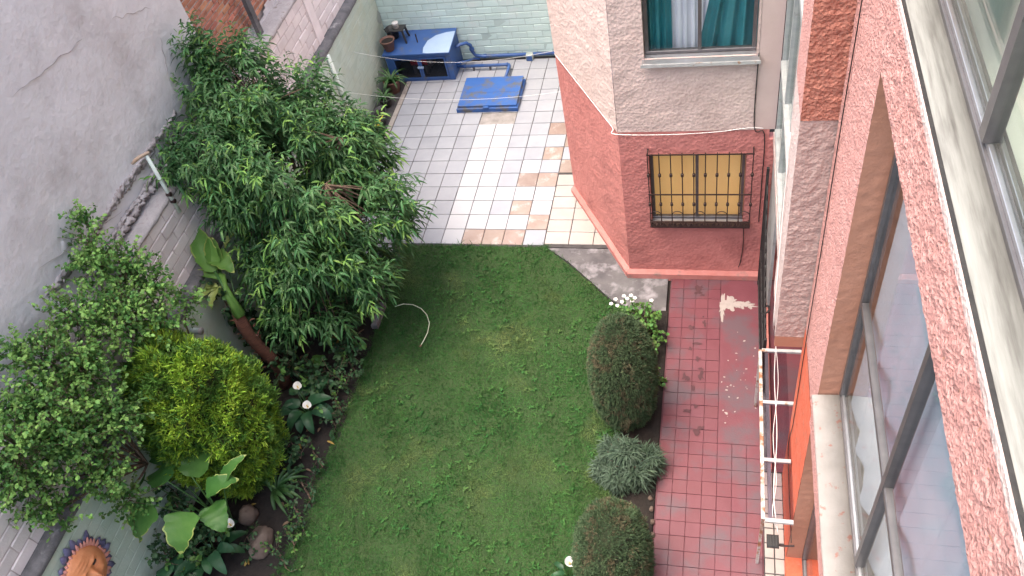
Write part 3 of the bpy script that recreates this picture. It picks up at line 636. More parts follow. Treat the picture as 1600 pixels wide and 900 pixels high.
# ================================================================= APARTMENT BUILDING
AB = thing('apartment_building', 'pink and red stuccoed apartment building with projecting wing on the right', 'building')
def np_part(name, VF, m, smooth=True, parent=None): return np_mesh(name, VF[0], VF[1], m, parent or AB, smooth)
WY = -4.4; WX0, WX1 = 4.24, 5.84; BORD = 2.35; TOP = 9.3
CX, CY = 3.30, -2.80                      # far end of the splayed face
# wing, face towards the camera: red below, pale above, with window openings
gx0, gx1, gz0, gz1 = 4.56, 5.62, .95, 2.03   # barred window
tx0, tx1, tz0, tz1 = 4.57, 5.66, 3.27, 4.9   # teal curtain window
np_part('lower_wall', patch((WX0, WY, 0), (1, 0, 0), (0, 0, 1), WX1 - WX0, BORD, .03, .006, [(gx0 - WX0, gx1 - WX0, gz0, gz1)], freq=9), 'wing_red')
np_part('upper_wall', patch((WX0, WY - .006, BORD), (1, 0, 0), (0, 0, 1), 5.68 - WX0, 5.6 - BORD, .03, .007, [(tx0 - WX0, tx1 - WX0, tz0 - BORD, tz1 - BORD)], freq=9, seed=5), 'wing_pale')
np_part('upper_wall', patch((WX0, WY - .006, 5.6), (1, 0, 0), (0, 0, 1), 5.68 - WX0, TOP - 5.6, .2, .003), 'wing_pale')
MB().box(5.682, WX1 + .055, WY + .0, WY + .1, BORD, TOP).build('plaster_strip', 'wing_smooth', AB)
# splayed face
du = nrm(np.array([WX0 - CX, WY - CY, 0])); dl = math.hypot(WX0 - CX, WY - CY); nn = np.array([du[1], -du[0], 0])
np_part('lower_wall', patch((CX, CY, 0), du, (0, 0, 1), dl, BORD, .03, .006, freq=9, seed=9), 'wing_red')
np_part('upper_wall', patch(np.array([CX, CY, BORD]) + nn * .006, du, (0, 0, 1), dl + .002, 5.6 - BORD, .03, .007, freq=9, seed=12), 'wing_pale')
np_part('upper_wall', patch(np.array([CX, CY, 5.6]) + nn * .006, du, (0, 0, 1), dl, TOP - 5.6, .2, .003), 'wing_pale')
MB().box(CX + .003, CX + .2, CY + .003, YB + .3, 0, TOP).build('side_wall', 'wing_pale', AB)
def plinth(a, b, n, nm='plinth'):
    a, b, n = np.array(a), np.array(b), np.array(n); z = np.array([0, 0, 1])
    V = []
    for p in (a, b): V += [p - z * .1, p + n * .06 - z * .1, p + n * .055 + z * .07, p + n * .008 + z * .11, p + z * .11]
    MB().add(V, [(0, 5, 6, 1), (1, 6, 7, 2), (2, 7, 8, 3), (3, 8, 9, 4), (0, 1, 2, 3, 4), (9, 8, 7, 6, 5)]).build(nm, 'plinth', AB)
plinth((CX, CY, 0), (WX0 - .0, WY, 0), nn); plinth((WX0 - .035, WY, 0), (WX1, WY, 0), np.array([0, -1, 0]))
# core behind the faces, rooms behind the openings
MB().prism([(CX + .2, CY + .25), (WX0 + .1, WY + .12), (WX1, WY + .12), (WX1, WY + .125), (WX1 + .6, YB + .3), (CX + .2, YB + .3)], TOP - .3, TOP - .1).build('roof_slab', 'concrete', AB)
def room(x0, x1, y0, y1, z0, z1, m='room_wall', skip=(), nm='interior_wall'):
    P = [(x0, y0, z0), (x1, y0, z0), (x1, y1, z0), (x0, y1, z0), (x0, y0, z1), (x1, y0, z1), (x1, y1, z1), (x0, y1, z1)]
    Fd = {'bottom': (0, 1, 2, 3), 'top': (7, 6, 5, 4), '-y': (4, 5, 1, 0), '+x': (5, 6, 2, 1), '+y': (6, 7, 3, 2), '-x': (7, 4, 0, 3)}
    return MB().add(P, [f for k, f in Fd.items() if k not in skip]).build(nm, m, AB)
room(gx0 - .1, gx1 + .1, WY + .14, WY + 1.6, .8, 2.2, skip=('-y',)); room(tx0 - .1, tx1 + .1, WY + .14, WY + 1.6, 3.0, 5.1, skip=('-y',))
def reveal_y(x0, x1, z0, z1, y0, y1, m):
    MB().add([(x0, y0, z0), (x1, y0, z0), (x1, y0, z1), (x0, y0, z1), (x0, y1, z0), (x1, y1, z0), (x1, y1, z1), (x0, y1, z1)], [(0, 1, 5, 4), (1, 2, 6, 5), (2, 3, 7, 6), (3, 0, 4, 7)]).build('reveal', m, AB)
reveal_y(gx0, gx1, gz0, gz1, WY - .002, WY + .15, 'wing_red'); reveal_y(tx0, tx1, tz0, tz1, WY - .008, WY + .15, 'wing_pale')
def window_y(name, label, x0, x1, z0, z1, y, fm, bar=.035, mull=True):
    w = bpy.data.objects.new(name, None); COL.objects.link(w); w.parent = AB; w['label'] = label
    MB().box(x0, x1, y, y + .05, z0, z0 + bar, .004).build('frame', fm, w); MB().box(x0, x1, y, y + .05, z1 - bar, z1, .004).build('frame', fm, w)
    MB().box(x0, x0 + bar, y + .001, y + .049, z0 + bar, z1 - bar, .004).build('frame', fm, w); MB().box(x1 - bar, x1, y + .001, y + .049, z0 + bar, z1 - bar, .004).build('frame', fm, w)
    xm = (x0 + x1) / 2
    MB().box(xm - bar * .5, xm + bar * .5, y - .004, y + .045, z0 + bar, z1 - bar, .004).build('mullion', fm, w)
    for a, b in ((x0 + bar, xm - bar * .5), (xm + bar * .5, x1 - bar)): MB().box(a, b, y + .02, y + .026, z0 + bar, z1 - bar).build('pane', 'glass', w)
    return w
window_y('window', 'dark framed window with teal curtains', tx0 + .01, tx1 - .01, tz0 + .01, tz1 - .01, WY + .06, 'dark_alu')
wb = window_y('window', 'sliding window behind the iron grille', gx0 + .005, gx1 - .005, gz0 + .005, gz1 - .005, WY + .07, 'dark_alu')
MB().add(tilted(tx0 - .02, tx1 + .03, WY - .075, WY + .06, tz0 - .035, tz0 - .012, .02), BF).build('sill', 'aluminium', AB); MB().box(tx0 - .03, tx1 + .04, WY - .085, WY - .075, tz0 - .05, tz0 - .012).build('sill_edge', 'white_metal', AB)
MB().add(tilted(gx0 - .0, gx1 + .0, WY - .05, WY + .07, gz0 - .02, gz0 - .006, .012), BF).build('sill', 'aluminium', AB)
# grille
GY = WY - .1
gr = bpy.data.objects.new('window_grille', None); COL.objects.link(gr); gr.parent = AB; gr['label'] = 'wrought iron grille over the lower window'
q0, q1 = ony(1011, 240, GY), ony(1171, 356, GY); gxa, gxb = q0[0], ony(1178, 236, GY)[0]; gza, gzb = q1[2] + .0, q0[2] + .0
step = (gxb - gxa) / 9
for i in range(10):
    x = gxa + step * i; mb = MB().box(x - .006, x + .006, GY - .006, GY + .006, gza, gzb)
    for f in (.33, .72): z = gza + (gzb - gza) * (f + .0); mb.lathe([(.008, -.022), (.017, -.018), (.017, .018), (.008, .022)], (x, GY, z), 8)
    mb.lathe([(.006, -.012), (.014, 0), (.006, .012)], (x, GY, gza + .1), 8); mb.build('bar', 'iron', gr)
for z, r in ((gza + .02, .009), (gzb - .015, .008), (gza + (gzb - gza) * .47, .008), (gza + .1, .006)):
    MB().box(gxa - .01, gxb + .01, GY - .014, GY - .006, z - r, z + r).build('rail', 'iron', gr)
for i in range(0, 9, 2):
    x = gxa + step * (i + .5); pts = [(x + step * .5 * math.cos(a), GY, gza + .2 + step * .5 * math.sin(a)) for a in np.linspace(-.2, math.pi + .2, 12)]
    MB().tube(pts, .005, 6).build('scroll', 'iron', gr, True)
for i in range(18):
    x = gxa + step * i / 2 + step * .25; MB().add([(x - step * .25, GY - .012, gza + .02), (x + step * .25, GY - .012, gza + .02), (x, GY - .012, gza + .085), (x - step * .25, GY - .004, gza + .02), (x + step * .25, GY - .004, gza + .02), (x, GY - .004, gza + .085)], [(0, 1, 2), (5, 4, 3), (0, 3, 4, 1), (1, 4, 5, 2), (2, 5, 3, 0)]).build('scallop', 'iron', gr)
MB().box(gxa - .01, gxb + .01, GY - .0, WY + .0, gza - .012, gza + .006).build('base_plate', 'iron', gr)
for x in (gxa, gxb):
    for z in (gza + .02, gzb - .015): MB().box(x - .007, x + .007, GY + .006, WY + .01, z - .007, z + .007).build('tie', 'iron', gr)
# curtains
def curtain(name, label, x0, x1, z0, z1, y, m, waves, amp, skew=0, flare=0, nx=80, nz=24, axis='x'):
    V = []; F = []
    for j in range(nz + 1):
        t = j / nz
        for i in range(nx + 1):
            s = i / nx; a = x0 + (x1 - x0) * s
            if flare: a += flare * t * (1 - s)
            ph = s * waves * 2 * math.pi + skew * t; d = y + amp * (math.sin(ph) + .4 * math.sin(ph * 1.7 + 2) + .25 * math.sin(ph * .6 + t * 3))
            z = z0 + (z1 - z0) * t; V.append((a, d, z) if axis == 'x' else (d, a, z))
    for j in range(nz):
        for i in range(nx): q = j * (nx + 1) + i; F.append((q, q + 1, q + nx + 2, q + nx + 1))
    return tag(np_mesh(name, V, F, m, None, True), label, 'curtain')
curtain('curtain', 'teal satin curtain at the left of the upper window', tx0 + .0, tx0 + .27, tz0 - .15, tz1 + .1, WY + .19, 'teal_cloth', 3.5, .022)
curtain('curtain', 'white sheer curtain in the middle of the upper window', tx0 + .22, tx1 - .3, tz0 - .15, tz1 + .1, WY + .25, 'white_cloth', 8, .016)
curtain('curtain', 'teal satin curtain swept to the right of the upper window', tx1 - .6, tx1 + .0, tz0 - .2, tz1 + .15, WY + .19, 'teal_cloth', 3.5, .03, skew=1.5, flare=.4)
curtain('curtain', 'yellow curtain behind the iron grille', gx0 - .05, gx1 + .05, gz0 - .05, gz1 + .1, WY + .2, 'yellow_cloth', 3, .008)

_b = MAT['yellow_cloth'].node_tree.nodes['Principled BSDF']; _b.inputs['Emission Color'].default_value = (1, .6, .24, 1); _b.inputs['Emission Strength'].default_value = .1   # the cloth itself glows, standing in for a lamp in the room
# ---- bay over the entrance and near pillar
F0 = 6.06; BX = 5.83; BYn = -7.15; BC = 4.62
np_part('bay_side', patch((BX, BYn, BORD), (1, 0, 0), (0, 0, 1), F0 - BX + .02, BC - BORD, .016, .009, freq=22), 'mauve_stucco')
np_part('bay_side', patch((BX, BYn - .008, BC), (1, 0, 0), (0, 0, 1), F0 - BX + .02, 2.2, .016, .011, freq=20, seed=4), 'red_stucco')
MB().box(BX + .0, F0, BYn - .004, BYn + .1, BC + 2.2, TOP).build('bay_side', 'red_stucco', AB)
np_part('bay_front', patch((BX, -6.62, BORD), (0, -1, 0), (0, 0, 1), 6.62 + BYn + 0 if False else .53, BC - BORD, .025, .006, freq=18), 'pale_stucco')
np_part('bay_front', patch((BX, -6.62, BC), (0, -1, 0), (0, 0, 1), .535, TOP - BC, .03, .008, freq=18, seed=2), 'pink_stucco')
MB().box(BX + .05, F0 + .5, BYn + .03, -4.44, BORD - .12, BORD - .004).build('soffit', 'pale_stucco', AB); MB().box(BX, F0 + .02, BYn, BYn + .028, BORD - .14, BORD - .004).build('soffit_band', 'reveal', AB)
MB().box(BX + .02, F0 + .3, -6.66, -6.62, BORD, TOP).build('bay_return', 'pale_stucco', AB)
# glazing between bay and wing (white frames seen edge on)
gz = bpy.data.objects.new('stair_window', None); COL.objects.link(gz); gz.parent = AB; gz['label'] = 'tall white framed stair glazing'
XW = 5.93
for y in (-4.47, -5.15, -5.9, -6.58): MB().box(XW - .03, XW + .03, y - .03, y + .03, BORD, TOP).build('frame', 'grey_metal', gz)
for z in (BORD + .02, 3.2, 4.6, 5.6): MB().box(XW - .045, XW + .04, -6.55, -4.5, z, z + .06).build('frame', 'grey_metal', gz)
for z0_, z1_ in ((BORD + .08, 3.2), (3.26, 4.6), (4.66, 5.6), (5.66, TOP)): MB().box(XW, XW + .006, -6.55, -4.5, z0_, z1_).build('pane', 'glass', gz)
room(XW + .05, 7.5, -6.6, -4.46, BORD, TOP, skip=('-x',))
# ground floor alcove behind
MB().box(6.6, 6.75, -7.2, -4.3, -.1, BORD - .1).build('alcove_wall', 'reveal', AB); MB().box(5.84, 6.6, -4.42, -4.3, -.1, BORD - .12).build('alcove_wall', 'wing_red', AB)
MB().box(6.06, 6.6, -7.2, -7.145, -.1, BORD - .1).build('alcove_wall', 'reveal', AB)
MB().box(5.9, 5.93, -5.35, -4.46, .55, BORD - .14, .004).build('metal_panel', 'grey_metal', AB)
# near facade: pillar (pink above, orange below), window reveals, spandrels, sills
PYa, PYb = -7.16, -8.1
np_part('pillar', patch((F0, PYa, 2.5), (0, -1, 0), (0, 0, 1), PYa - PYb, 4.6, .02, .008, freq=22), 'pink_stucco')
np_part('pillar', patch((F0, PYa, 7.1), (0, -1, 0), (0, 0, 1), PYa - PYb, TOP - 7.1, .08, .006), 'pink_stucco')
np_part('pillar', patch((F0 - .002, PYa, -.1), (0, -1, 0), (0, 0, 1), PYa - PYb, 2.6, .025, .006, freq=16), 'orange_stucco')
YN = -13.5
def spandrel(z0, z1, m, am=.012, st=.014):
    np_part('spandrel', patch((F0 - .015, PYb + .03, z0), (0, -1, 0), (0, 0, 1), -YN + PYb + .03, z1 - z0, st, am, freq=26), m)
    MB().box(F0 - .008, 6.29, YN, PYb, z0 - .004, z1 - .02).build('spandrel_core', 'reveal', AB)
spandrel(5.69, 6.10, 'pink_stucco'); spandrel(2.5, 2.905, 'pink_stucco', .008, .03)
spandrel(8.95, TOP, 'pink_stucco', .008, .1)
MB().box(F0 - .01, 6.5, YN, PYb, -.1, .1).build('dado', 'orange_stucco', AB)
GX = 6.2
for z0_, z1_, m in ((2.905, 5.69, 'reveal'), (.1, 2.5, 'reveal'), (6.1, 8.95, 'reveal')):
    np_part('jamb', patch((F0 + .0, PYb, z0_), (1, 0, 0), (0, 0, 1), .3, z1_ - z0_, .02, .004, freq=20), m)
def sill(z, m, x1=GX - .0, dx=0.):
    V = []; n = 90
    for j in range(n + 1):
        y = PYb - .01 + (YN - PYb + .01) * j / n; w = .004 * mnoise.noise(Vector((y * 6, z, 0)))
        V += [(F0 - .04 + dx + w, y, z - .03), (F0 - .042 + dx + w, y, z - .004), (F0 - .03 + dx + w, y, z), (x1, y, z + .014), (x1, y, z - .03)]
    F = [(j * 5 + i, j * 5 + i + 1, (j + 1) * 5 + i + 1, (j + 1) * 5 + i) for j in range(n) for i in range(4)]
    return np_mesh('sill', V, F, m, AB)
sill(6.12, 'white_sill', 6.175, .038); sill(2.93, 'old_sill')
MB().box(F0 - .022, F0 - .014, YN, PYb - .01, 6.085, 6.122).build('flashing', 'pale_stucco', AB)
MB().box(F0 - .0135, F0 + .002, YN, PYb - .01, 6.09, 6.121).build('groove', 'black_iron', AB)
def window_x(label, z0, z1, ym, zr, fm, y0=PYb, y1=YN, b=.045, X=GX):
    w = bpy.data.objects.new('window', None); COL.objects.link(w); w.parent = AB; w['label'] = label
    MB().box(X, X + .09, y1, y0 - .002, z0, z0 + .03, .003).build('track', fm, w); MB().box(X + .012, X + .03, y1, y0 - .004, z0 + .03, z0 + .052, .002).build('track_lip', 'aluminium', w); MB().box(X + .05, X + .065, y1, y0 - .004, z0 + .03, z0 + .052, .002).build('track_lip', 'aluminium', w)
    MB().box(X - .002, X + .06, y0 - .04, y0 - .003, z0 + .03, z1, .003).build('frame', fm, w); MB().box(X, X + .07, y1, y0 - .04, z1 - .05, z1, .003).build('frame', fm, w)
    MB().box(X - .006, X + .05, ym - b / 2, ym + b / 2, z0 + .05, z1 - .05, .004).build('mullion', fm, w)
    ys = [y0 - .04, ym, y1]
    if zr:
        MB().box(X + .0, X + .045, y1, y0 - .04, zr - .022, zr + .022, .004).build('rail', fm, w)
    zs = [z0 + .04] + ([zr] if zr else []) + [z1 - .04]
    for a in range(2):
        for c in range(len(zs) - 1): MB().box(X + .02, X + .026, ys[a + 1], ys[a], zs[c], zs[c + 1]).build('pane', 'glass', w)
    return w
window_x('middle floor window with pale blue curtains', 2.935, 5.68, -9.36, 3.98, 'dark_alu')
window_x('top floor sliding window showing a cream tiled floor', 6.13, 8.94, -9.25, None, 'dark_alu', b=.06, X=6.175)
window_x('ground floor window below the old sill', .11, 2.49, -9.36, None, 'dark_alu')
# rooms
room(6.42, 9.5, YN, -7.3, 2.6, 5.6, skip=('-x',)); room(6.42, 9.5, YN, -7.3, -.05, 2.45, skip=('-x',))
room(6.32, 11.5, YN, -5.6, 5.36, 8.9, skip=('-x', '+x', 'bottom'))  # unseen far wall left out so sky light brightens the room
rfloor = MB().box(6.3, 11.5, YN, -5.6, 5.3, 5.385).build('room_floor', 'room_joint', AB)
tmr = tile_mesh(.66, .66, 'room_floor')
for a in range(6):
    for b in range(9): put_tile(tmr, 6.31 + a * .66, -7.08 + 1.32 - .66 * (b + 1) + .01, 'tile', rfloor, 5.392)
MB().box(6.3, 6.6, YN, -7.2, 9.1, TOP).build('roof_edge', 'concrete', AB)
MB().box(6.62, 12, YN, -4.5, TOP - .3, TOP - .05).build('roof_slab', 'concrete', AB)
curtain('curtain', 'pale blue pleated curtain in the middle floor window', -13.2, -8.15, 2.96, 5.6, 6.29, 'sheer_blue', 15, .022, nx=260, nz=6, axis='y')
curtain('curtain', 'pale curtain behind the ground floor window', -13.2, -8.15, .4, 2.4, 6.34, 'white_cloth', 16, .03, nx=200, nz=4, axis='y')

# ---- low glazed frame by the entrance
ZC = 1.0
ca = thing('glazed_canopy', 'rusty white metal frame glazed with clear panes by the entrance', 'canopy')
c0, c1 = onz(1187, 547, ZC), onz(1191, 812, ZC); xl = c0[0]
MB().box(xl - .012, xl + .022, c1[1], c0[1], ZC - .02, ZC + .015, .003).build('outer_rail', 'rusty_metal', ca)
MB().box(xl + .05, xl + .085, c1[1], c0[1], ZC - .035, ZC - .02, .003).build('inner_rail', 'aluminium', ca)
ybars = [c0[1], onz(1190, 628, ZC)[1], onz(1190, 718, ZC)[1], c1[1]]
for i, y in enumerate(ybars):
    xr = 6.58 if y > -7.1 else 6.05
    MB().box(xl + .022, xr, y - .018, y + .018, ZC - .02, ZC + .012, .003).build('cross_bar', 'white_metal', ca)
for a, b in zip(ybars[:-1], ybars[1:]): MB().box(xl + .02, 6.05, b, a, ZC + .0, ZC + .006).build('pane', 'canopy_glass', ca)
for y in (ybars[0] - .03, ybars[-1] + .03): MB().box(xl - .008, xl + .018, y - .013, y + .013, -.006, ZC - .02).build('leg', 'rusty_metal', ca)
# ---- iron gate standing open against the entrance
ga = thing('iron_gate', 'narrow black iron gate standing edge on beside the wing', 'gate')
gy0, gy1 = -4.5, -6.15
MB().box(5.835, 5.865, gy0 - .03, gy0, -.004, 1.92, .003).build('post', 'black_iron', ga); MB().box(5.835, 5.865, gy1, gy1 + .03, -.004, .98, .003).build('post', 'black_iron', ga)
nb = 14
for i in range(nb):
    y = gy0 - .1 - (gy0 - gy1 - .15) * i / (nb - 1); h = 1.86 - .9 * (i / (nb - 1)) ** .6; MB().tube([(5.85, y, .06), (5.85, y, h), (5.85, y, h + .05)], [.007, .007, .001], 6).build('bar', 'black_iron', ga)
MB().box(5.838, 5.862, gy1, gy0 - .03, .06, .09).build('rail', 'black_iron', ga); MB().box(5.838, 5.862, gy1, gy0 - .03, .6, .63).build('rail', 'black_iron', ga)
MB().tube([(5.85, gy0 - .03, 1.8), (5.85, -5.0, 1.35), (5.85, -5.5, 1.1), (5.85, gy1 + .02, .93)], .012, 6).build('top_rail', 'black_iron', ga)
for k in range(3):
    MB().tube([(5.87 + .04 * math.sin(a * 1.0), -5.55 - .05 * k + .05 * math.cos(a), .75 + .06 * k + .04 * math.sin(a)) for a in np.linspace(0, 5, 12)], .006, 6).build('scroll', 'black_iron', ga)
# ---- floodlight and cables
q = onz(1208, 845, .8); fl = thing('floodlight', 'small black floodlight on a bracket beside the orange pillar', 'floodlight')
MB().box(q[0] - .055, q[0] + .05, q[1] - .06, q[1] + .06, .77, .805, .006).build('housing', 'black_plastic', fl); MB().box(q[0] - .045, q[0] + .04, q[1] - .05, q[1] + .05, .764, .77).build('lens', 'aluminium', fl)
for k in range(4): MB().box(q[0] - .045 + k * .025, q[0] - .04 + k * .025, q[1] - .05, q[1] + .05, .805, .815).build('fin', 'black_plastic', fl)
MB().tube([(q[0] + .05, q[1] - .03, .785), (q[0] + .1, q[1] - .03, .78), (F0 + .01, q[1] - .02, .78)], .01, 6).build('bracket', 'iron', fl)
def cable(name, label, pts, r, m):
    P = np.array(pts, float); out = []
    for i in range(len(P) - 1):
        a, b, c, d = P[max(i - 1, 0)], P[i], P[i + 1], P[min(i + 2, len(P) - 1)]
        for t in np.linspace(0, 1, 6)[: 5]: out.append(.5 * (2 * b + (c - a) * t + (2 * a - 5 * b + 4 * c - d) * t * t + (3 * b - a - 3 * c + d) * t ** 3))
    out.append(P[-1]); return tag(MB().tube(out, r, 5).build(name, m, None, True), label, 'cable')
cable('power_cable', 'thin black cable running straight down the near pillar', [(F0 - .012, -7.36 + .01 * math.sin(z * 3), z) for z in np.linspace(8.5, .8, 16)] + [(F0 - .012, q[1] + .02, .75)], .004, 'black_cable')
w = [onx(1232, 150, BX - .012), onx(1226, 240, BX - .012), onx(1216, 400, BX - .012)]
cable('power_cable', 'loose white cable hanging down past the glazed frame', [(BX - .012, -6.75, 4.2), (BX - .012, -6.85, 3.2), (BX - .015, -7.05, 2.5), onz(1213, 520, 1.9), onz(1210, 590, 1.5), onz(1214, 680, 1.2), onz(1209, 760, 1.08), onz(1211, 800, 1.03), onz(1216, 835, .85)], .004, 'white_cable')
cable('power_cable', 'second white cable looping beside the first', [(BX - .014, -6.78, 4.0), (BX - .014, -6.95, 2.9), (BX - .02, -7.08, 2.45), onz(1211, 525, 1.85), onz(1216, 600, 1.5), onz(1208, 680, 1.2), onz(1213, 750, 1.08), onz(1207, 800, 1.03), onz(1215, 830, .87)], .003, 'white_cable')
cable('power_cable', 'thin white cable along the paint line of the wing', [np.array([CX, CY, BORD]) * (1 - k_) + np.array([WX0, WY, BORD]) * k_ + nn * .016 for k_ in (.02, .2, .4, .6, .8, .95)] + [(WX0 - .02, WY - .025, BORD - .01), (4.8, WY - .022, BORD - .03), (5.3, WY - .022, BORD - .005), (5.62, WY - .022, BORD + .04), (5.78, WY - .02, BORD + .03)], .005, 'white_cable')
cable('power_cable', 'dark cable dropping down the right end of the wing', [(5.68, WY - .02, 3.3), (5.68, WY - .02, 2.4), (5.79, WY - .02, 2.3), (5.80, WY - .02, 1.6), (5.8, WY - .02, 1.0)], .006, 'black_cable')
cable('power_cable', 'brown cable below the grille corner', [(5.63, GY + .05, gza), (5.64, WY - .015, .6), (5.62, WY - .015, .3), (5.6, WY - .02, .2)], .006, 'iron')

# ================================================================= PLANTS
def crown_clumps(c, R, n, seed, inner=.45, bias=0):
    r = np.random.default_rng(seed); d = nrm(r.normal(0, 1, (n, 3))); d[:, 2] = np.abs(d[:, 2]) * np.where(r.random(n) < .7, 1, -1); s = r.uniform(inner, 1, n) ** .6
    bump = np.array([1 + .25 * mnoise.noise(Vector(x * 2.2) + Vector((seed, 0, 0))) for x in d]); return np.array(c) + d * (s * bump)[:, None] * np.array(R), d
def limb(mb, a, b, r0, r1, seed=0, n=6, wob=.08):
    a, b = np.array(a), np.array(b); L = np.linalg.norm(b - a); pts = []
    for i in range(n + 1):
        t = i / n; w = wob * L * math.sin(math.pi * t); pts.append(a + (b - a) * t + w * np.array([mnoise.noise(Vector((seed, t * 2, 1))), mnoise.noise(Vector((seed, t * 2, 5))), .6 * t * 0 + .3 * math.sin(math.pi * t)]))
    mb.tube(pts, [r0 + (r1 - r0) * i / n for i in range(n + 1)], 7)
# ---- peach tree
tree = thing('peach_tree', 'leafy tree with long narrow leaves between the green wall and lawn', 'tree')
TB = np.array([.38, -4.75, 0]); TC = np.array([.42, -4.72, 2.02])
C1, d1 = crown_clumps(TC, (1.1, 1.22, 1.12), 185, 4, .3)
C2, d2 = crown_clumps((-.2, -4.15, 2.75), (.55, .6, .75), 44, 6); C3, d3 = crown_clumps((1.05, -5.0, 1.25), (.55, .7, .5), 26, 8); C4, d4 = crown_clumps((.75, -5.75, 1.2), (.6, .55, .55), 36, 9); C6, d6 = crown_clumps((.75, -4.3, 1.85), (.45, .42, .5), 30, 15); C5, d5 = crown_clumps((-.25, -5.1, 2.6), (.5, .6, .55), 34, 12)
CL = np.array([onx(u, v, x) for u, v, x in ((330, 270, -.4), (335, 300, -.35), (345, 325, -.3), (370, 330, -.2), (360, 350, -.2), (395, 380, .0), (420, 400, .1), (400, 420, .0), (440, 430, .2), (455, 460, .3), (425, 450, .2), (375, 300, -.2), (390, 345, -.1))]); dL = np.tile([[-.4, -.5, .5]], (len(CL), 1))
CT = np.array([[-.55, -4.05, 3.35], [-.45, -4.1, 3.1], [-.6, -4.25, 3.4], [-.55, -4.6, 3.05], [-.3, -3.95, 3.05], [-.5, -3.8, 2.95]]); dT = np.tile([[-.15, .1, 1.]], (6, 1))
C = np.concatenate([C1, C2, C3, C4, C5]); dd = np.concatenate([d1, d2, d3, d4, d5])
k = (C[:, 0] > -.72) & (C[:, 2] > .55) & (C[:, 2] + .8 * C[:, 0] < 3.0 + .25 * np.sin(C[:, 1] * 9)) & ~((C[:, 1] > -3.9) & (C[:, 0] > .55)) & ~((C[:, 1] < -5.5) & (C[:, 0] < .05)); k &= ~((C[:, 0] < -.3) & (C[:, 2] < 2.6) & (C[:, 0] < -.3 - 0)) ; C, dd = np.concatenate([C[k], C6, CT, CL]), np.concatenate([dd[k], d6, dT, dL])
tb = MB(); limb(tb, TB, TB + np.array([-.03, .05, .85]), .07, .055, 1)
fork = TB + np.array([-.03, .05, .85]); mains = []
for i in range(7):
    a = i * 2 * math.pi / 7 + .3; e = TC + np.array([math.cos(a) * .6, math.sin(a) * .65, random.uniform(-.2, .5)]); limb(tb, fork, e, .04, .018, i + 3); mains.append(e)
mains.append(np.array([-.1, -4.1, 2.6])); limb(tb, fork, mains[-1], .04, .015, 30)
mains = np.array(mains)
for i, c in enumerate(C):
    m_ = mains[np.argmin(np.linalg.norm(mains - c, axis=1))]; limb(tb, m_, c, .012, .005, i + 50, 4)
tb.build('trunk', 'bark', tree, True)
SP = []; SD = []; SL = []; Tp = []
for c, d in zip(C, dd):
    m_ = random.randint(8, 12)
    for i in range(m_):
        v = nrm(d * .7 + np.array([0, 0, .55]) + rng.normal(0, .55, 3)); SP.append(c + rng.normal(0, .06, 3)); SD.append(v); SL.append(random.uniform(.18, .42)); Tp.append(random.random())
SP, SD, SL, Tp = map(np.array, (SP, SD, SL, Tp))
LP = []; LD = []; LL = []; LT = []
for p, d, l, tp in zip(SP, SD, SL, Tp):
    nl = random.randint(9, 13); a0 = random.uniform(0, 6); o1 = nrm(np.cross(d, [.3, .2, 1])); o2 = np.cross(d, o1)
    for i in range(nl):
        t = (i + .5) / nl; a = a0 + i * 2.4; out = o1 * math.cos(a) + o2 * math.sin(a)
        LP.append(p + d * l * t); LD.append(d * (.3 + .7 * t) + out * (1 - .35 * t) + np.array([0, 0, -.1])); LL.append(random.uniform(.11, .2) * (1 - .3 * t)); LT.append(tp > .78 and t > .5)
LP, LD, LL, LT = map(np.array, (LP, LD, LL, LT))
PF = ((0, .2), (.25, .85), (.55, 1), (.8, .6), (1, .04))
VF = merge(leaves(LP[~LT], LD[~LT], LL[~LT], LL[~LT] * .21, PF, .6, .22), leaves(LP[LT], LD[LT], LL[LT], LL[LT] * .19, PF, .45, .22))
np_mesh('crown', VF[0], VF[1], ['peach_leaf', 'peach_tip'], tree, False, VF[2])
# ---- twiggy bush: clusters of small lobed leaves on shoots
def bush(name, label, cat, cl, stem_from, mats, leafL, shoots, seed, tipfrac=.3, up=.5, lpf=9, lw=.8, slen=(.12, .26), droop=.3, group=None, shootr=.003):
    t = thing(name, label, cat, group=group); r = random.Random(seed); mb = MB(); P = []; D = []; Ls = []; Ti = []
    for i, (c, rad) in enumerate(cl):
        c = np.array(c, float); s = np.array(min(stem_from, key=lambda q: np.linalg.norm(np.array(q) - c))); limb(mb, s, c, .014, .006, i + seed, 5)
        for j in range(int(shoots * max(.4, rad / .3) ** 2)):
            d0 = nrm(rng.normal(0, 1, 3) + np.array([.25, -.1, up])); b = c + d0 * rad * rng.uniform(.2, .95); d = nrm(d0 + rng.normal(0, .5, 3) + np.array([0, 0, up * .5])); l = r.uniform(*slen); tip = r.random() < tipfrac
            if rng.random() < .5: mb.tube([c + d0 * rad * .1, b, b + d * l], [shootr, shootr, shootr * .5], 4)
            for k in range(lpf):
                tt = (k + .5) / lpf; P.append(b + d * l * tt); D.append(d * .35 + rng.normal(0, .7, 3) + np.array([0, 0, .1])); Ls.append(leafL * r.uniform(.6, 1.15)); Ti.append(tip and tt > .3)
    mb.build('stem', 'bark', t, True); P, D, Ls, Ti = map(np.array, (P, D, Ls, Ti)); PR = ((0, .15), (.3, .8), (.6, 1), (.85, .7), (1, .15))
    VF = merge(leaves(P[~Ti], D[~Ti], Ls[~Ti], Ls[~Ti] * lw, PR, droop, .12), leaves(P[Ti], D[Ti], Ls[Ti], Ls[Ti] * lw, PR, droop, .12))
    np_mesh('crown', VF[0], VF[1], mats, t, False, VF[2]); return t
def px(u, v, z): return tuple(onz(u, v, z))
def pxx(u, v, x): return tuple(onx(u, v, x))
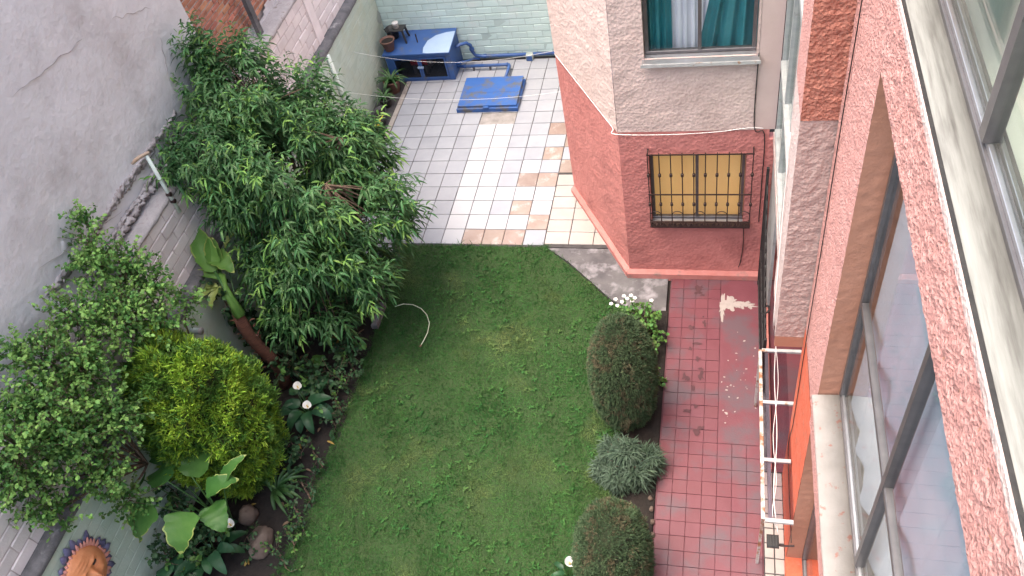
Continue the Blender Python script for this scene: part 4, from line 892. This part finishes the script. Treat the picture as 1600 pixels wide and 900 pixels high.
cl = [(pxx(150, 420, -.6), .22), (pxx(140, 375, -.68), .12), (pxx(200, 420, -.45), .22), (pxx(235, 450, -.3), .2), (pxx(120, 500, -.5), .24), (pxx(190, 500, -.3), .3), (pxx(250, 510, -.1), .2), (pxx(70, 560, -.5), .22), (pxx(30, 560, -.62), .14),
      (pxx(130, 580, -.35), .3), (pxx(60, 640, -.4), .28), (pxx(170, 650, -.2), .28), (pxx(110, 690, -.3), .3), (pxx(30, 700, -.4), .26), (pxx(50, 760, -.45), .2), (pxx(160, 740, -.2), .22), (pxx(200, 780, -.25), .16), (pxx(90, 800, -.4), .12), (pxx(75, 800, -.42), .1), (pxx(15, 640, -.6), .16), (pxx(10, 760, -.55), .16), (pxx(132, 345, -.72), .06), (pxx(290, 470, -.2), .12)]
bush('climbing_shrub', 'sprawling shrub with small lobed bright leaves climbing over the wall', 'shrub', cl, [(-.3, -7.9, 0), (-.3, -8.4, 0), (-.3, -7.3, 0), (-.35, -7.7, 1.2), (-.3, -8.3, 1.3), (-.3, -7.1, 1.4)], ['shrub_leaf', 'shrub_tip'], .042, 150, 3, .55, lw=.72, lpf=12)
# ---- golden conifer
def conifer(name, label, c, R, base, nspray, mats, core, leafL, leafW, per, seed, vert=.8, lump=.12, lumpf=3.0, group=None, cat='conifer', jit=.06, sq=1., cut=-.02):
    t = thing(name, label, cat, group=group); r = np.random.default_rng(seed); c = np.array(c); R = np.array(R)
    MB().tube([base, (base[0] * .5 + c[0] * .5, base[1] * .5 + c[1] * .5, c[2] * .5), c], [.06, .05, .03], 8).build('trunk', 'bark', t)
    d = nrm(r.normal(0, 1, (nspray, 3))); shp = lambda x: np.sign(x) * np.abs(x) ** sq
    lf = np.array([1 + lump * (mnoise.noise(Vector(x * lumpf) + Vector((seed, 1, 2))) + .6 * mnoise.noise(Vector(x * lumpf * 2.4))) for x in d])
    p = c + shp(d) * R * (lf * (1 - np.abs(r.normal(0, jit, nspray)) + (r.random(nspray) < .012) * r.uniform(.02, .09, nspray)))[:, None]; k = p[:, 2] > .03; p, d, lf = p[k], d[k], lf[k]; nspray = len(p)
    out = nrm(d / R)
    ax = nrm(out * (1 - vert) + np.array([0, 0, vert]) + r.normal(0, .25, (nspray, 3))); sd_ = nrm(np.cross(ax, r.normal(0, 1, (nspray, 3))))
    P = []; D = []; Ls = []
    for i in range(per):
        a = (i / (per - 1) - .5) * 2.2; st = r.uniform(0, .6, nspray)[:, None] * leafL
        P.append(p + ax * st + r.normal(0, leafL * .25, p.shape)); D.append(ax * math.cos(a) + sd_ * math.sin(a) + out * .35); Ls.append(leafL * r.uniform(.6, 1.2, nspray))
    P, D, Ls = np.concatenate(P), np.concatenate(D), np.concatenate(Ls); tone = np.tile(np.array([mnoise.noise(Vector(x * 4) + Vector((9, seed, 0))) for x in d]) + r.normal(0, .22, nspray), per) + .0 * len(P)
    g = tone < (cut if len(mats) > 1 else -9); PR = ((0, .4), (.5, 1), (1, .15))
    vf = [leaves(P[~g], D[~g], Ls[~g], leafW, PR, .1, .15)]
    if g.any(): vf.append(leaves(P[g], D[g], Ls[g], leafW, PR, .1, .15))
    VF = merge(*vf); np_mesh('crown', VF[0], VF[1], mats[: len(vf)], t, False, VF[2])
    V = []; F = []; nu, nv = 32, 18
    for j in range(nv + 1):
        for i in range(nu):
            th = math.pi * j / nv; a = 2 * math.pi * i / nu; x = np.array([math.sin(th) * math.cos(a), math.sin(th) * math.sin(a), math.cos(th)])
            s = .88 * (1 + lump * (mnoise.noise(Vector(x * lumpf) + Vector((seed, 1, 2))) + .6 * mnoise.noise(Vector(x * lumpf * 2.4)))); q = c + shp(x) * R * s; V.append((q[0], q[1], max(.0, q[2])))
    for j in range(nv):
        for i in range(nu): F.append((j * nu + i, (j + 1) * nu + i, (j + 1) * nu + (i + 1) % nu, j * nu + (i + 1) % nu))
    np_mesh('light_block_core', V, F, core, t, True); return t  # solid dark shell added inside the crown to block light
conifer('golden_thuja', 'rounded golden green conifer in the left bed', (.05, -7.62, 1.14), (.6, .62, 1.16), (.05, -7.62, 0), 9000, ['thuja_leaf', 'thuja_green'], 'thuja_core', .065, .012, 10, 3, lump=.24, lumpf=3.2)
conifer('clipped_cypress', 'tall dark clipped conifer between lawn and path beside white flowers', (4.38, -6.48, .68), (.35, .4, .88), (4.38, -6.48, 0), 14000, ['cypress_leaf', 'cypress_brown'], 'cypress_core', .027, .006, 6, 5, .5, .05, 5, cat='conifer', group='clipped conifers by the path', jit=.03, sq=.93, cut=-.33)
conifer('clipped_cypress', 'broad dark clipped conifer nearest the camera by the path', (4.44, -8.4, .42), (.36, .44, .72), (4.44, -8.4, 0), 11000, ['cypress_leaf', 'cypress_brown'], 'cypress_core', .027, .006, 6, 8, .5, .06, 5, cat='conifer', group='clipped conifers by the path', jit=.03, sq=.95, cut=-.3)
# ---- lavender like grey bush
t = thing('lavender_bush', 'grey green feathery bush between the two clipped conifers', 'bush')
n = 6500; ctr = np.array([[4.45, -7.2, 0], [4.3, -7.1, 0], [4.68, -7.2, 0], [4.38, -7.42, 0], [4.58, -7.36, 0], [4.22, -7.3, 0]]); wk = rng.choice(6, n, p=[.28, .17, .17, .14, .14, .1]); b = ctr[wk]
a = rng.uniform(0, 2 * np.pi, n); rr = rng.uniform(0, 1, n) ** .5; hh = np.array([.38, .26, .3, .22, .3, .16])[wk]
P = b + np.stack([np.cos(a) * rr * .12, np.sin(a) * rr * .12, rng.uniform(.02, 1, n) * hh], 1); D = np.stack([np.cos(a) * rr * 1.1 + rng.normal(0, .7, n), np.sin(a) * rr * .8 + rng.normal(0, .7, n), rng.uniform(-.1, 1, n)], 1)
V, F = leaves(P, D, rng.uniform(.04, .13, n), .012, ((0, .6), (.5, 1), (1, .2)), .35, .2); np_mesh('foliage', V, F, 'lavender_leaf', t)
mb = MB()
for i in range(12): aa = i * .53; mb.tube([(4.45, -7.2, 0), (4.45 + .1 * math.cos(aa), -7.2 + .1 * math.sin(aa), .15), (4.45 + .2 * math.cos(aa), -7.2 + .2 * math.sin(aa), .3)], [.01, .007, .003], 5)
mb.build('stem', 'bark', t)
# ---- white flowered plant
t = bush('geranium', 'white flowering plant beside the tall clipped conifer', 'flower', [((4.5, -5.3, .22), .17), ((4.33, -5.25, .2), .13), ((4.62, -5.45, .16), .15), ((4.4, -5.5, .2), .14), ((4.6, -5.75, .1), .08), ((4.66, -6.1, .06), .06)], [(4.5, -5.3, 0)], ['shrub_leaf', 'shrub_leaf'], .055, 60, 17, .4, .8, 7, .85, (.06, .14))
for u, v in ((955, 475), (962, 468), (972, 472), (980, 467), (986, 462), (988, 471), (992, 466), (1018, 470), (965, 478), (975, 463)):
    p = onz(u, v, .33); mb = MB()
    for i in range(5):
        a = i * 1.2566; c = p + np.array([math.cos(a) * .015, math.sin(a) * .015, 0]); mb.lathe([(.004, .0), (.013, .006), (.012, .011), (.001, .012)], c, 7)
    mb.build('flower', 'petal', t, True)
# ---- banana like plant with a fibrous stump
t = thing('banana_plant', 'tall plant with fibrous red brown stump and a few broad torn leaves', 'plant')
b0 = onz(412, 595, .0); b0 = np.array([.02, -6.42, 0]); top = np.array(px(374, 492, 1.35))
pts = [b0 + (top - b0) * s + np.array([.04 * math.sin(s * 5), .03 * math.sin(s * 7), 0]) for s in np.linspace(0, 1, 9)]
MB().tube(pts, [.09, .085, .08, .075, .075, .07, .07, .075, .06], 12).build('stump', 'fibre', t, True)
for i in range(16):
    s = random.uniform(.3, 1); p = b0 + (top - b0) * s; a = random.uniform(0, 6.28); d = np.array([math.cos(a), math.sin(a), .9]); big_leaf(t, p + d * np.array([.06, .06, 0]), d, random.uniform(.06, .12), .035, 'fibre', 'strap', 1, .2, 4, 'fibre_scale')
def petiole_leaf(par, base, tip, L, W, dirv, prof, m, edge=None, pr_=.012, **kw):
    base, tip = np.array(base), np.array(tip); mid = (base + tip) / 2 + np.array([0, 0, .06 * np.linalg.norm(tip - base)])
    lf = big_leaf(par, tip, dirv, L, W, m, prof, edge=edge, nu=14, **kw); MB().tube([base, mid, tip], [pr_, pr_ * .8, pr_ * .5], 6).build('petiole', 'strap_leaf', par if par.parent is None and False else lf, True); return lf
tt = top + np.array([0, 0, -.03])
def leaf_to(par, root, b_, t_, W, prof, m, edge, curl=.5, side=.2, wave=.03, pr_=.022, roll=0.):
    b_, t_ = np.array(b_), np.array(t_); d = t_ - b_; L = float(np.linalg.norm(d)) * (1 + curl * .12); d = d / np.linalg.norm(d) + np.array([0, 0, curl * .55])
    return petiole_leaf(par, root, b_, L, W, d, prof, m, edge, pr_, curl=curl, side=side, wave=wave, roll=roll)
leaf_to(t, tt, px(336, 424, 1.72), px(303, 358, 2.0), .27, 'paddle', 'banana_leaf', 'taro_edge', .35, .25, .05, .028)
leaf_to(t, tt, px(342, 418, 1.7), px(330, 372, 1.95), .2, 'paddle', 'banana_leaf', 'taro_edge', .3, .35, .04, .026, roll=.5)
leaf_to(t, tt, px(334, 402, 1.75), px(364, 424, 1.72), .26, 'heart', 'banana_leaf', 'taro_edge', .9, .15, .06, .03)
leaf_to(t, tt, px(342, 436, 1.65), px(290, 428, 1.7), .1, 'paddle', 'banana_leaf', 'taro_edge', .5, .4, .06, .02)
for q_ in ((312, 470), (330, 480), (350, 462), (308, 455)): leaf_to(t, tt, px(340, 448, 1.6), px(*q_, 1.5), .1, 'paddle', 'taro_edge', None, .6, .15, .08, .012)
leaf_to(t, tt, px(352, 388, 1.72), px(368, 360, 1.85), .08, 'paddle', 'taro_edge', None, .5, .3, .15, .008)
for k_ in range(4): MB().tube([tt + rng.normal(0, .02, 3), (tt + np.array(px(345, 430, 1.68))) / 2 + rng.normal(0, .02, 3), np.array(px(340 + 3 * k_, 428, 1.68))], [.045, .035, .02], 8).build('stalk', 'banana_leaf', t, True)
p = onx(300, 517, Xg); pi_ = thing('pipe_stub', 'cut grey pipe end sticking out of the green wall behind the golden conifer', 'pipe'); MB().tube([(Xg - .05, p[1], p[2]), (Xg + .14, p[1] - .02, p[2] + .03)], .04, 14).build('tube', 'grey_patch', pi_, True); MB().tube([(Xg + .135, p[1] - .02, p[2] + .03), (Xg + .15, p[1] - .021, p[2] + .031)], [.044, .044], 14).build('rim', 'mortar_rough', pi_, True)
# ---- elephant ear
t = thing('elephant_ear', 'elephant ear plant with large yellow edged leaves below the golden conifer', 'plant')
eb = np.array([.12, -8.4, 0])
for u, v, z, d, L, W in ((262, 752, 1.0, (-.85, .5, .2), .42, .3), (300, 745, 1.05, (.05, .95, .35), .42, .34), (322, 768, .95, (.75, .4, .45), .36, .24), (240, 790, 1.0, (-.5, -.8, .0), .46, .4), (290, 800, .95, (.05, -.95, .0), .42, .38), (330, 790, .85, (.6, -.6, .2), .34, .3), (348, 750, .95, (.5, .55, .7), .36, .16), (262, 725, .88, (-.3, .9, .5), .4, .36), (225, 750, .8, (-.9, -.1, .2), .36, .32)):
    petiole_leaf(t, eb + np.array([random.uniform(-.05, .05), random.uniform(-.05, .05), 0]), px(u, v, z + .22), L, W, d, 'heart', 'taro_leaf', 'taro_edge' if z > .9 else None, .012, curl=random.uniform(.7, 1.3), side=.08, wave=.045)
# ---- calla lilies
def calla(label, base, n, flowers, L=.3, W=.16, h=.28, group='calla lilies', spread=.2):
    t = thing('calla_lily', label, 'flower', group=group)
    for i in range(n):
        a = i * 2.4 + random.uniform(-.3, .3); r = random.uniform(.3, 1); tip = np.array(base) + np.array([math.cos(a) * spread * r, math.sin(a) * spread * r, h * random.uniform(.7, 1.2)])
        petiole_leaf(t, base, tip, L * random.uniform(.7, 1.15), W * random.uniform(.8, 1.1), (math.cos(a), math.sin(a), random.uniform(.1, .7)), 'heart', 'calla_leaf', None, .008, curl=random.uniform(.7, 1.4), side=.1, wave=.02)
    for f in flowers:
        f = np.array(f); fl = MB(); V = []; F = []; nu, nv = 7, 16
        for j in range(nu + 1):
            s = j / nu; R_ = .008 + .04 * s ** 1.4
            for i in range(nv + 1):
                a = 2 * math.pi * i / nv; lip = 1 + .5 * s * s * max(0, math.cos(a)); V.append(f + np.array([R_ * lip * math.cos(a - .6), R_ * math.sin(a - .6) * 1.0, -.07 + .09 * s - .02 * s ** 3 * max(0, math.cos(a)) + .01 * s * math.sin(a)]))
        for j in range(nu):
            for i in range(nv): F.append((j * (nv + 1) + i, j * (nv + 1) + i + 1, (j + 1) * (nv + 1) + i + 1, (j + 1) * (nv + 1) + i))
        sp = np_mesh('spathe', V, F, 'petal', t, True); MB().tube([f + np.array([0, 0, -.05]), f + np.array([0, 0, .0])], [.006, .005], 6).build('spadix', 'spadix', sp)
        MB().tube([base, (np.array(base) + f) / 2 + np.array([.02, 0, .05]), f + np.array([0, 0, -.068])], .007, 6).build('flower_stem', 'strap_leaf', sp)
    return t
calla('calla lily clump with two white blooms beside the golden conifer', (.52, -6.85, 0), 11, [px(464, 603, .5), px(479, 633, .45)], .3, .17, .26)
calla('calla lily clump with one white bloom near the clay mask', (.1, -8.72, 0), 14, [px(358, 818, .55)], .28, .15, .28, spread=.25)
calla('small calla lily with one white bloom at the foot of the near clipped conifer', (3.98, -8.5, 0), 6, [px(890, 878, .28)], .17, .06, .12, spread=.1)
calla('calla lily leaves without bloom in the bottom left corner', (-.15, -9.1, 0), 8, [], .3, .2, .3)
# ---- strap leaf plant
t = thing('agapanthus', 'strap leaved plant at the lawn edge below the golden conifer', 'plant')
sb = np.array([.45, -7.85, 0])
for i in range(15):
    a = -1.2 + i * .42 * 1.0 if i < 9 else random.uniform(0, 6.28); big_leaf(t, sb + rng.normal(0, .02, 3) * [1, 1, 0], (math.cos(a), math.sin(a), random.uniform(.7, 1.3)), random.uniform(.34, .52), .055, 'strap_leaf', 'lance', random.uniform(1.3, 2), .25, 8)
# ---- undergrowth beneath the tree
UG = 'low plants under the tree'
for i, (u, v, z, r, L_, lab) in enumerate((
        (505, 520, .3, .2, .07, 'low leafy plant under the tree, beside the clay pot'), (450, 565, .35, .24, .07, 'low leafy plant in the shade behind the calla blooms'),
        (535, 590, .25, .2, .05, 'feathery low plant at the lawn edge under the tree'), (440, 490, .4, .22, .07, 'shaded low plant right of the fibrous stump'),
        (480, 450, .4, .24, .07, 'shaded low plant deepest under the tree crown'), (320, 510, .6, .22, .08, 'leafy plant between the wall shrub and fibrous stump'),
        (415, 530, .35, .22, .08, 'low plant touching the fibrous stump'), (335, 500, .9, .2, .09, 'leafy plant against the wall under the torn pale leaf'), (385, 430, .9, .24, .09, 'dark leafy plant against the wall between tree crown and stump'), (300, 455, 1.5, .14, .06, 'small dark sprig on the wall left of the torn pale leaf'), (545, 545, .25, .18, .07, 'dark low plant beside the edging block'),
        (490, 590, .3, .2, .08, 'dark low plant just above the two calla blooms'), (520, 650, .15, .14, .05, 'small low plant between the calla blooms and the lawn'),
        (460, 700, .2, .16, .07, 'dark low plant between the golden conifer and the lawn'), (390, 850, .12, .12, .05, 'small low plant among the brown stones'),
        (540, 470, .5, .2, .08, 'dark leafy plant between the tree trunk and the clay pot'), (565, 630, .1, .1, .04, 'creeping weed on the lawn edge level with the calla blooms'), (515, 715, .1, .12, .04, 'creeping weed on the lawn edge above the strap leaved plant'), (470, 800, .1, .12, .04, 'creeping weed on the lawn edge below the strap leaved plant'), (560, 565, .15, .13, .05, 'dark weed on the lawn edge right of the calla blooms'), (490, 765, .1, .13, .045, 'creeping weed touching the tips of the strap leaved plant'), (455, 835, .1, .12, .04, 'creeping weed on the lawn edge right of the rounded stone'), (440, 870, .1, .12, .04, 'creeping weed on the lawn edge beside the largest stone'), (225, 765, .75, .18, .06, 'dark leafy plant between the wall shrub and the elephant ear'), (275, 800, .5, .2, .06, 'dark leafy plant beneath the elephant ear leaves'), (335, 815, .4, .18, .06, 'dark leafy plant between elephant ear and single calla bloom'), (300, 860, .3, .2, .07, 'low plant below the elephant ear'), (240, 860, .4, .18, .06, 'low plant on the wall side right of the clay mask'))):
    c = np.array(px(u, v, z)); c[0] = min(max(c[0], -.32), .85); bush('shade_plant', lab, 'plant', [(c, r), (c + [.1, -.1, -.05], r * .75), (c + [-.1, .1, -.05], r * .75)], [(c[0], c[1], 0)], ['dark_leaf', 'shrub_leaf'], L_, 26, 40 + i, .25, .6, 8, .7, (.08, .2), group=UG)
t = thing('leaf_litter', 'fallen yellow and brown leaves on the soil under the tree', 'leaf litter')
for i in range(40):
    x, y = random.uniform(-.1, .95), random.uniform(-8.8, -5.2); a = random.uniform(0, 6.3); big_leaf(t, (x, y, .03), (math.cos(a), math.sin(a), .15), random.uniform(.06, .12), random.uniform(.03, .06), random.choice(['dead_leaf', 'dead_leaf', 'dead_leaf', 'yellow_leaf']), 'lance', random.uniform(.3, 1), .3, 5)
for u, v in ((530, 532), (500, 555), (440, 535)):
    p = px(u, v, .25); big_leaf(t, p, (random.uniform(-1, 1), random.uniform(-1, 1), .1), .2, .17, 'yellow_leaf' if u == 530 else 'taro_leaf', 'heart', .8, .1, 7)
# ---- stones
def rock(name, label, c, R, seed, m='rock'):
    V = []; F = []; nu, nv = 14, 9
    for j in range(nv + 1):
        for i in range(nu):
            th = math.pi * j / nv; a = 2 * math.pi * i / nu; x = Vector((math.sin(th) * math.cos(a), math.sin(th) * math.sin(a), math.cos(th))); s = 1 + .35 * mnoise.noise(x * 1.5 + Vector((seed, 0, 0))) + .15 * mnoise.noise(x * 4 + Vector((seed, 0, 0)))
            V.append((c[0] + x.x * R[0] * s, c[1] + x.y * R[1] * s, max(-.01, c[2] + x.z * R[2] * s)))
    for j in range(nv):
        for i in range(nu): F.append((j * nu + i, (j + 1) * nu + i, (j + 1) * nu + (i + 1) % nu, j * nu + (i + 1) % nu))
    return tag(np_mesh(name, V, F, m), label, 'stone')
p = onz(408, 848, .05); rock('garden_stone', 'largest brown stone at the lawn edge by the calla lily', (p[0], p[1], .06), (.13, .19, .1), 3)
p = onz(388, 805, .05); rock('garden_stone', 'rounded brown stone behind the largest stone', (p[0], p[1], .06), (.1, .12, .12), 9)
for i, (u, v) in enumerate(((1018, 795), (1019, 815), (1016, 778), (1020, 835))): p = onz(u, v, .02); tag(rock('edging_stone', 'small round stone lining the path, ' + ('second', 'third', 'first', 'fourth')[i] + ' from the lavender bush', (p[0], p[1], .012), (.024, .028, .02), i, 'rock'), group='pale edging stones')
p = onz(592, 492, .06); mb = MB(); tag(MB().box(p[0] - .05, p[0] + .04, p[1] - .2, p[1] + .2, -.01, .1, .02).build('edging_block', 'concrete'), 'grey concrete edging block between the bed and the lawn', 'block')
# ---- hose on the lawn
pts = [onz(u, v, .045) for u, v in ((617, 479), (630, 475), (645, 476), (658, 482), (667, 492), (671, 505), (668, 520), (662, 532), (658, 539))]
ho = thing('garden_hose', 'short pale hose curled on the lawn', 'hose'); MB().tube(pts, .006, 6).build('tube', 'hose', ho, True); MB().tube([pts[-1], pts[-1] + (pts[-1] - pts[-2]) * .4], [.014, .014], 8).build('nozzle', 'dead_leaf', ho)
# ---- clay mask on the garden wall
mk = thing('wall_mask', 'orange clay face plaque with purple and blue rays on the green wall', 'wall plaque')
mc = onx(134, 894, Xg + .03); Yc, Zc = mc[1], mc[2]; FR = .265
def face(y, z):     # height of the face relief, y to the right of the face, z up (unit disc)
    r2 = y * y + z * z; h = .5 * math.sqrt(max(0, 1.02 - r2)); gsn = lambda a, b, sa, sb, k: k * math.exp(-((y - a) / sa) ** 2 - ((z - b) / sb) ** 2)
    h += gsn(0, -.12, .12, .26, .26) + gsn(0, -.28, .17, .1, .14) + gsn(.36, .34, .2, .06, .12) + gsn(-.36, .34, .2, .06, .12) - gsn(.36, .14, .17, .1, .14) - gsn(-.36, .14, .17, .1, .14)
    h += gsn(.42, -.22, .2, .2, .1) + gsn(-.42, -.22, .2, .2, .1) + gsn(0, -.5, .24, .05, .1) + gsn(0, -.62, .2, .05, .1) - gsn(0, -.56, .25, .025, .1)
    for q in (.5, .62, .74): h += gsn(0, q, .4, .03, .035)
    return h
V = []; F = []; nr, na = 26, 56
for j in range(nr + 1):
    r = max(.01, j / nr)
    for i in range(na): a = 2 * math.pi * i / na; y, z = r * math.cos(a), r * math.sin(a); V.append((Xg + .02 + face(y, z) * FR * .8, Yc + y * FR * .92, Zc + z * FR * 1.1))
for j in range(nr):
    for i in range(na): F.append((j * na + i, (j + 1) * na + i, (j + 1) * na + (i + 1) % na, j * na + (i + 1) % na))
fc = np_mesh('face', V, F, 'clay_face', mk, True)
for s in (-1, 1):
    mb = MB(); mb.lathe([(.001, -.02), (.03, -.012), (.036, 0), (.03, .012), (.001, .02)], (0, 0, 0), 14); ex = Xg + .02 + face(s * .36, .14) * FR * .8
    mb.v = [(ex + z * .8 + .004, Yc + s * .36 * FR * .92 + x * 1.15, Zc + .14 * FR * 1.1 + y * .55) for x, y, z in mb.v]; mb.build('eye', 'eye_black', fc, True)
for ring, (nk, r0, r1, w, m, xo) in enumerate(((38, .88, 1.16, .16, 'clay_pink', .03), (24, 1.0, 1.4, .3, 'clay_blue', .012))):
    for i in range(nk):
        a = 2 * math.pi * (i + .5 * ring) / nk; ca, sa = math.cos(a), math.sin(a); V = []; F = []; rr1 = r1 * random.uniform(.86, 1.08); a += random.uniform(-.05, .05); ca, sa = math.cos(a), math.sin(a)
        for j in range(7):
            t = j / 6; r = (r0 + (rr1 - r0) * t) * FR; ww = w * FR * .5 * (math.sin(math.pi * min(1, .25 + t * .75)) ** .7 + .02)
            for k_ in (-1, 0, 1): V.append((Xg + xo + .012 * math.sin(math.pi * t) + (.014 if k_ == 0 else 0), Yc + (r * ca - k_ * ww * sa), Zc + (r * sa + k_ * ww * ca) * 1.08))
        for j in range(6):
            for k_ in range(2): F.append((j * 3 + k_, j * 3 + k_ + 1, (j + 1) * 3 + k_ + 1, (j + 1) * 3 + k_))
        np_mesh('ray', V, F, m, mk, True)
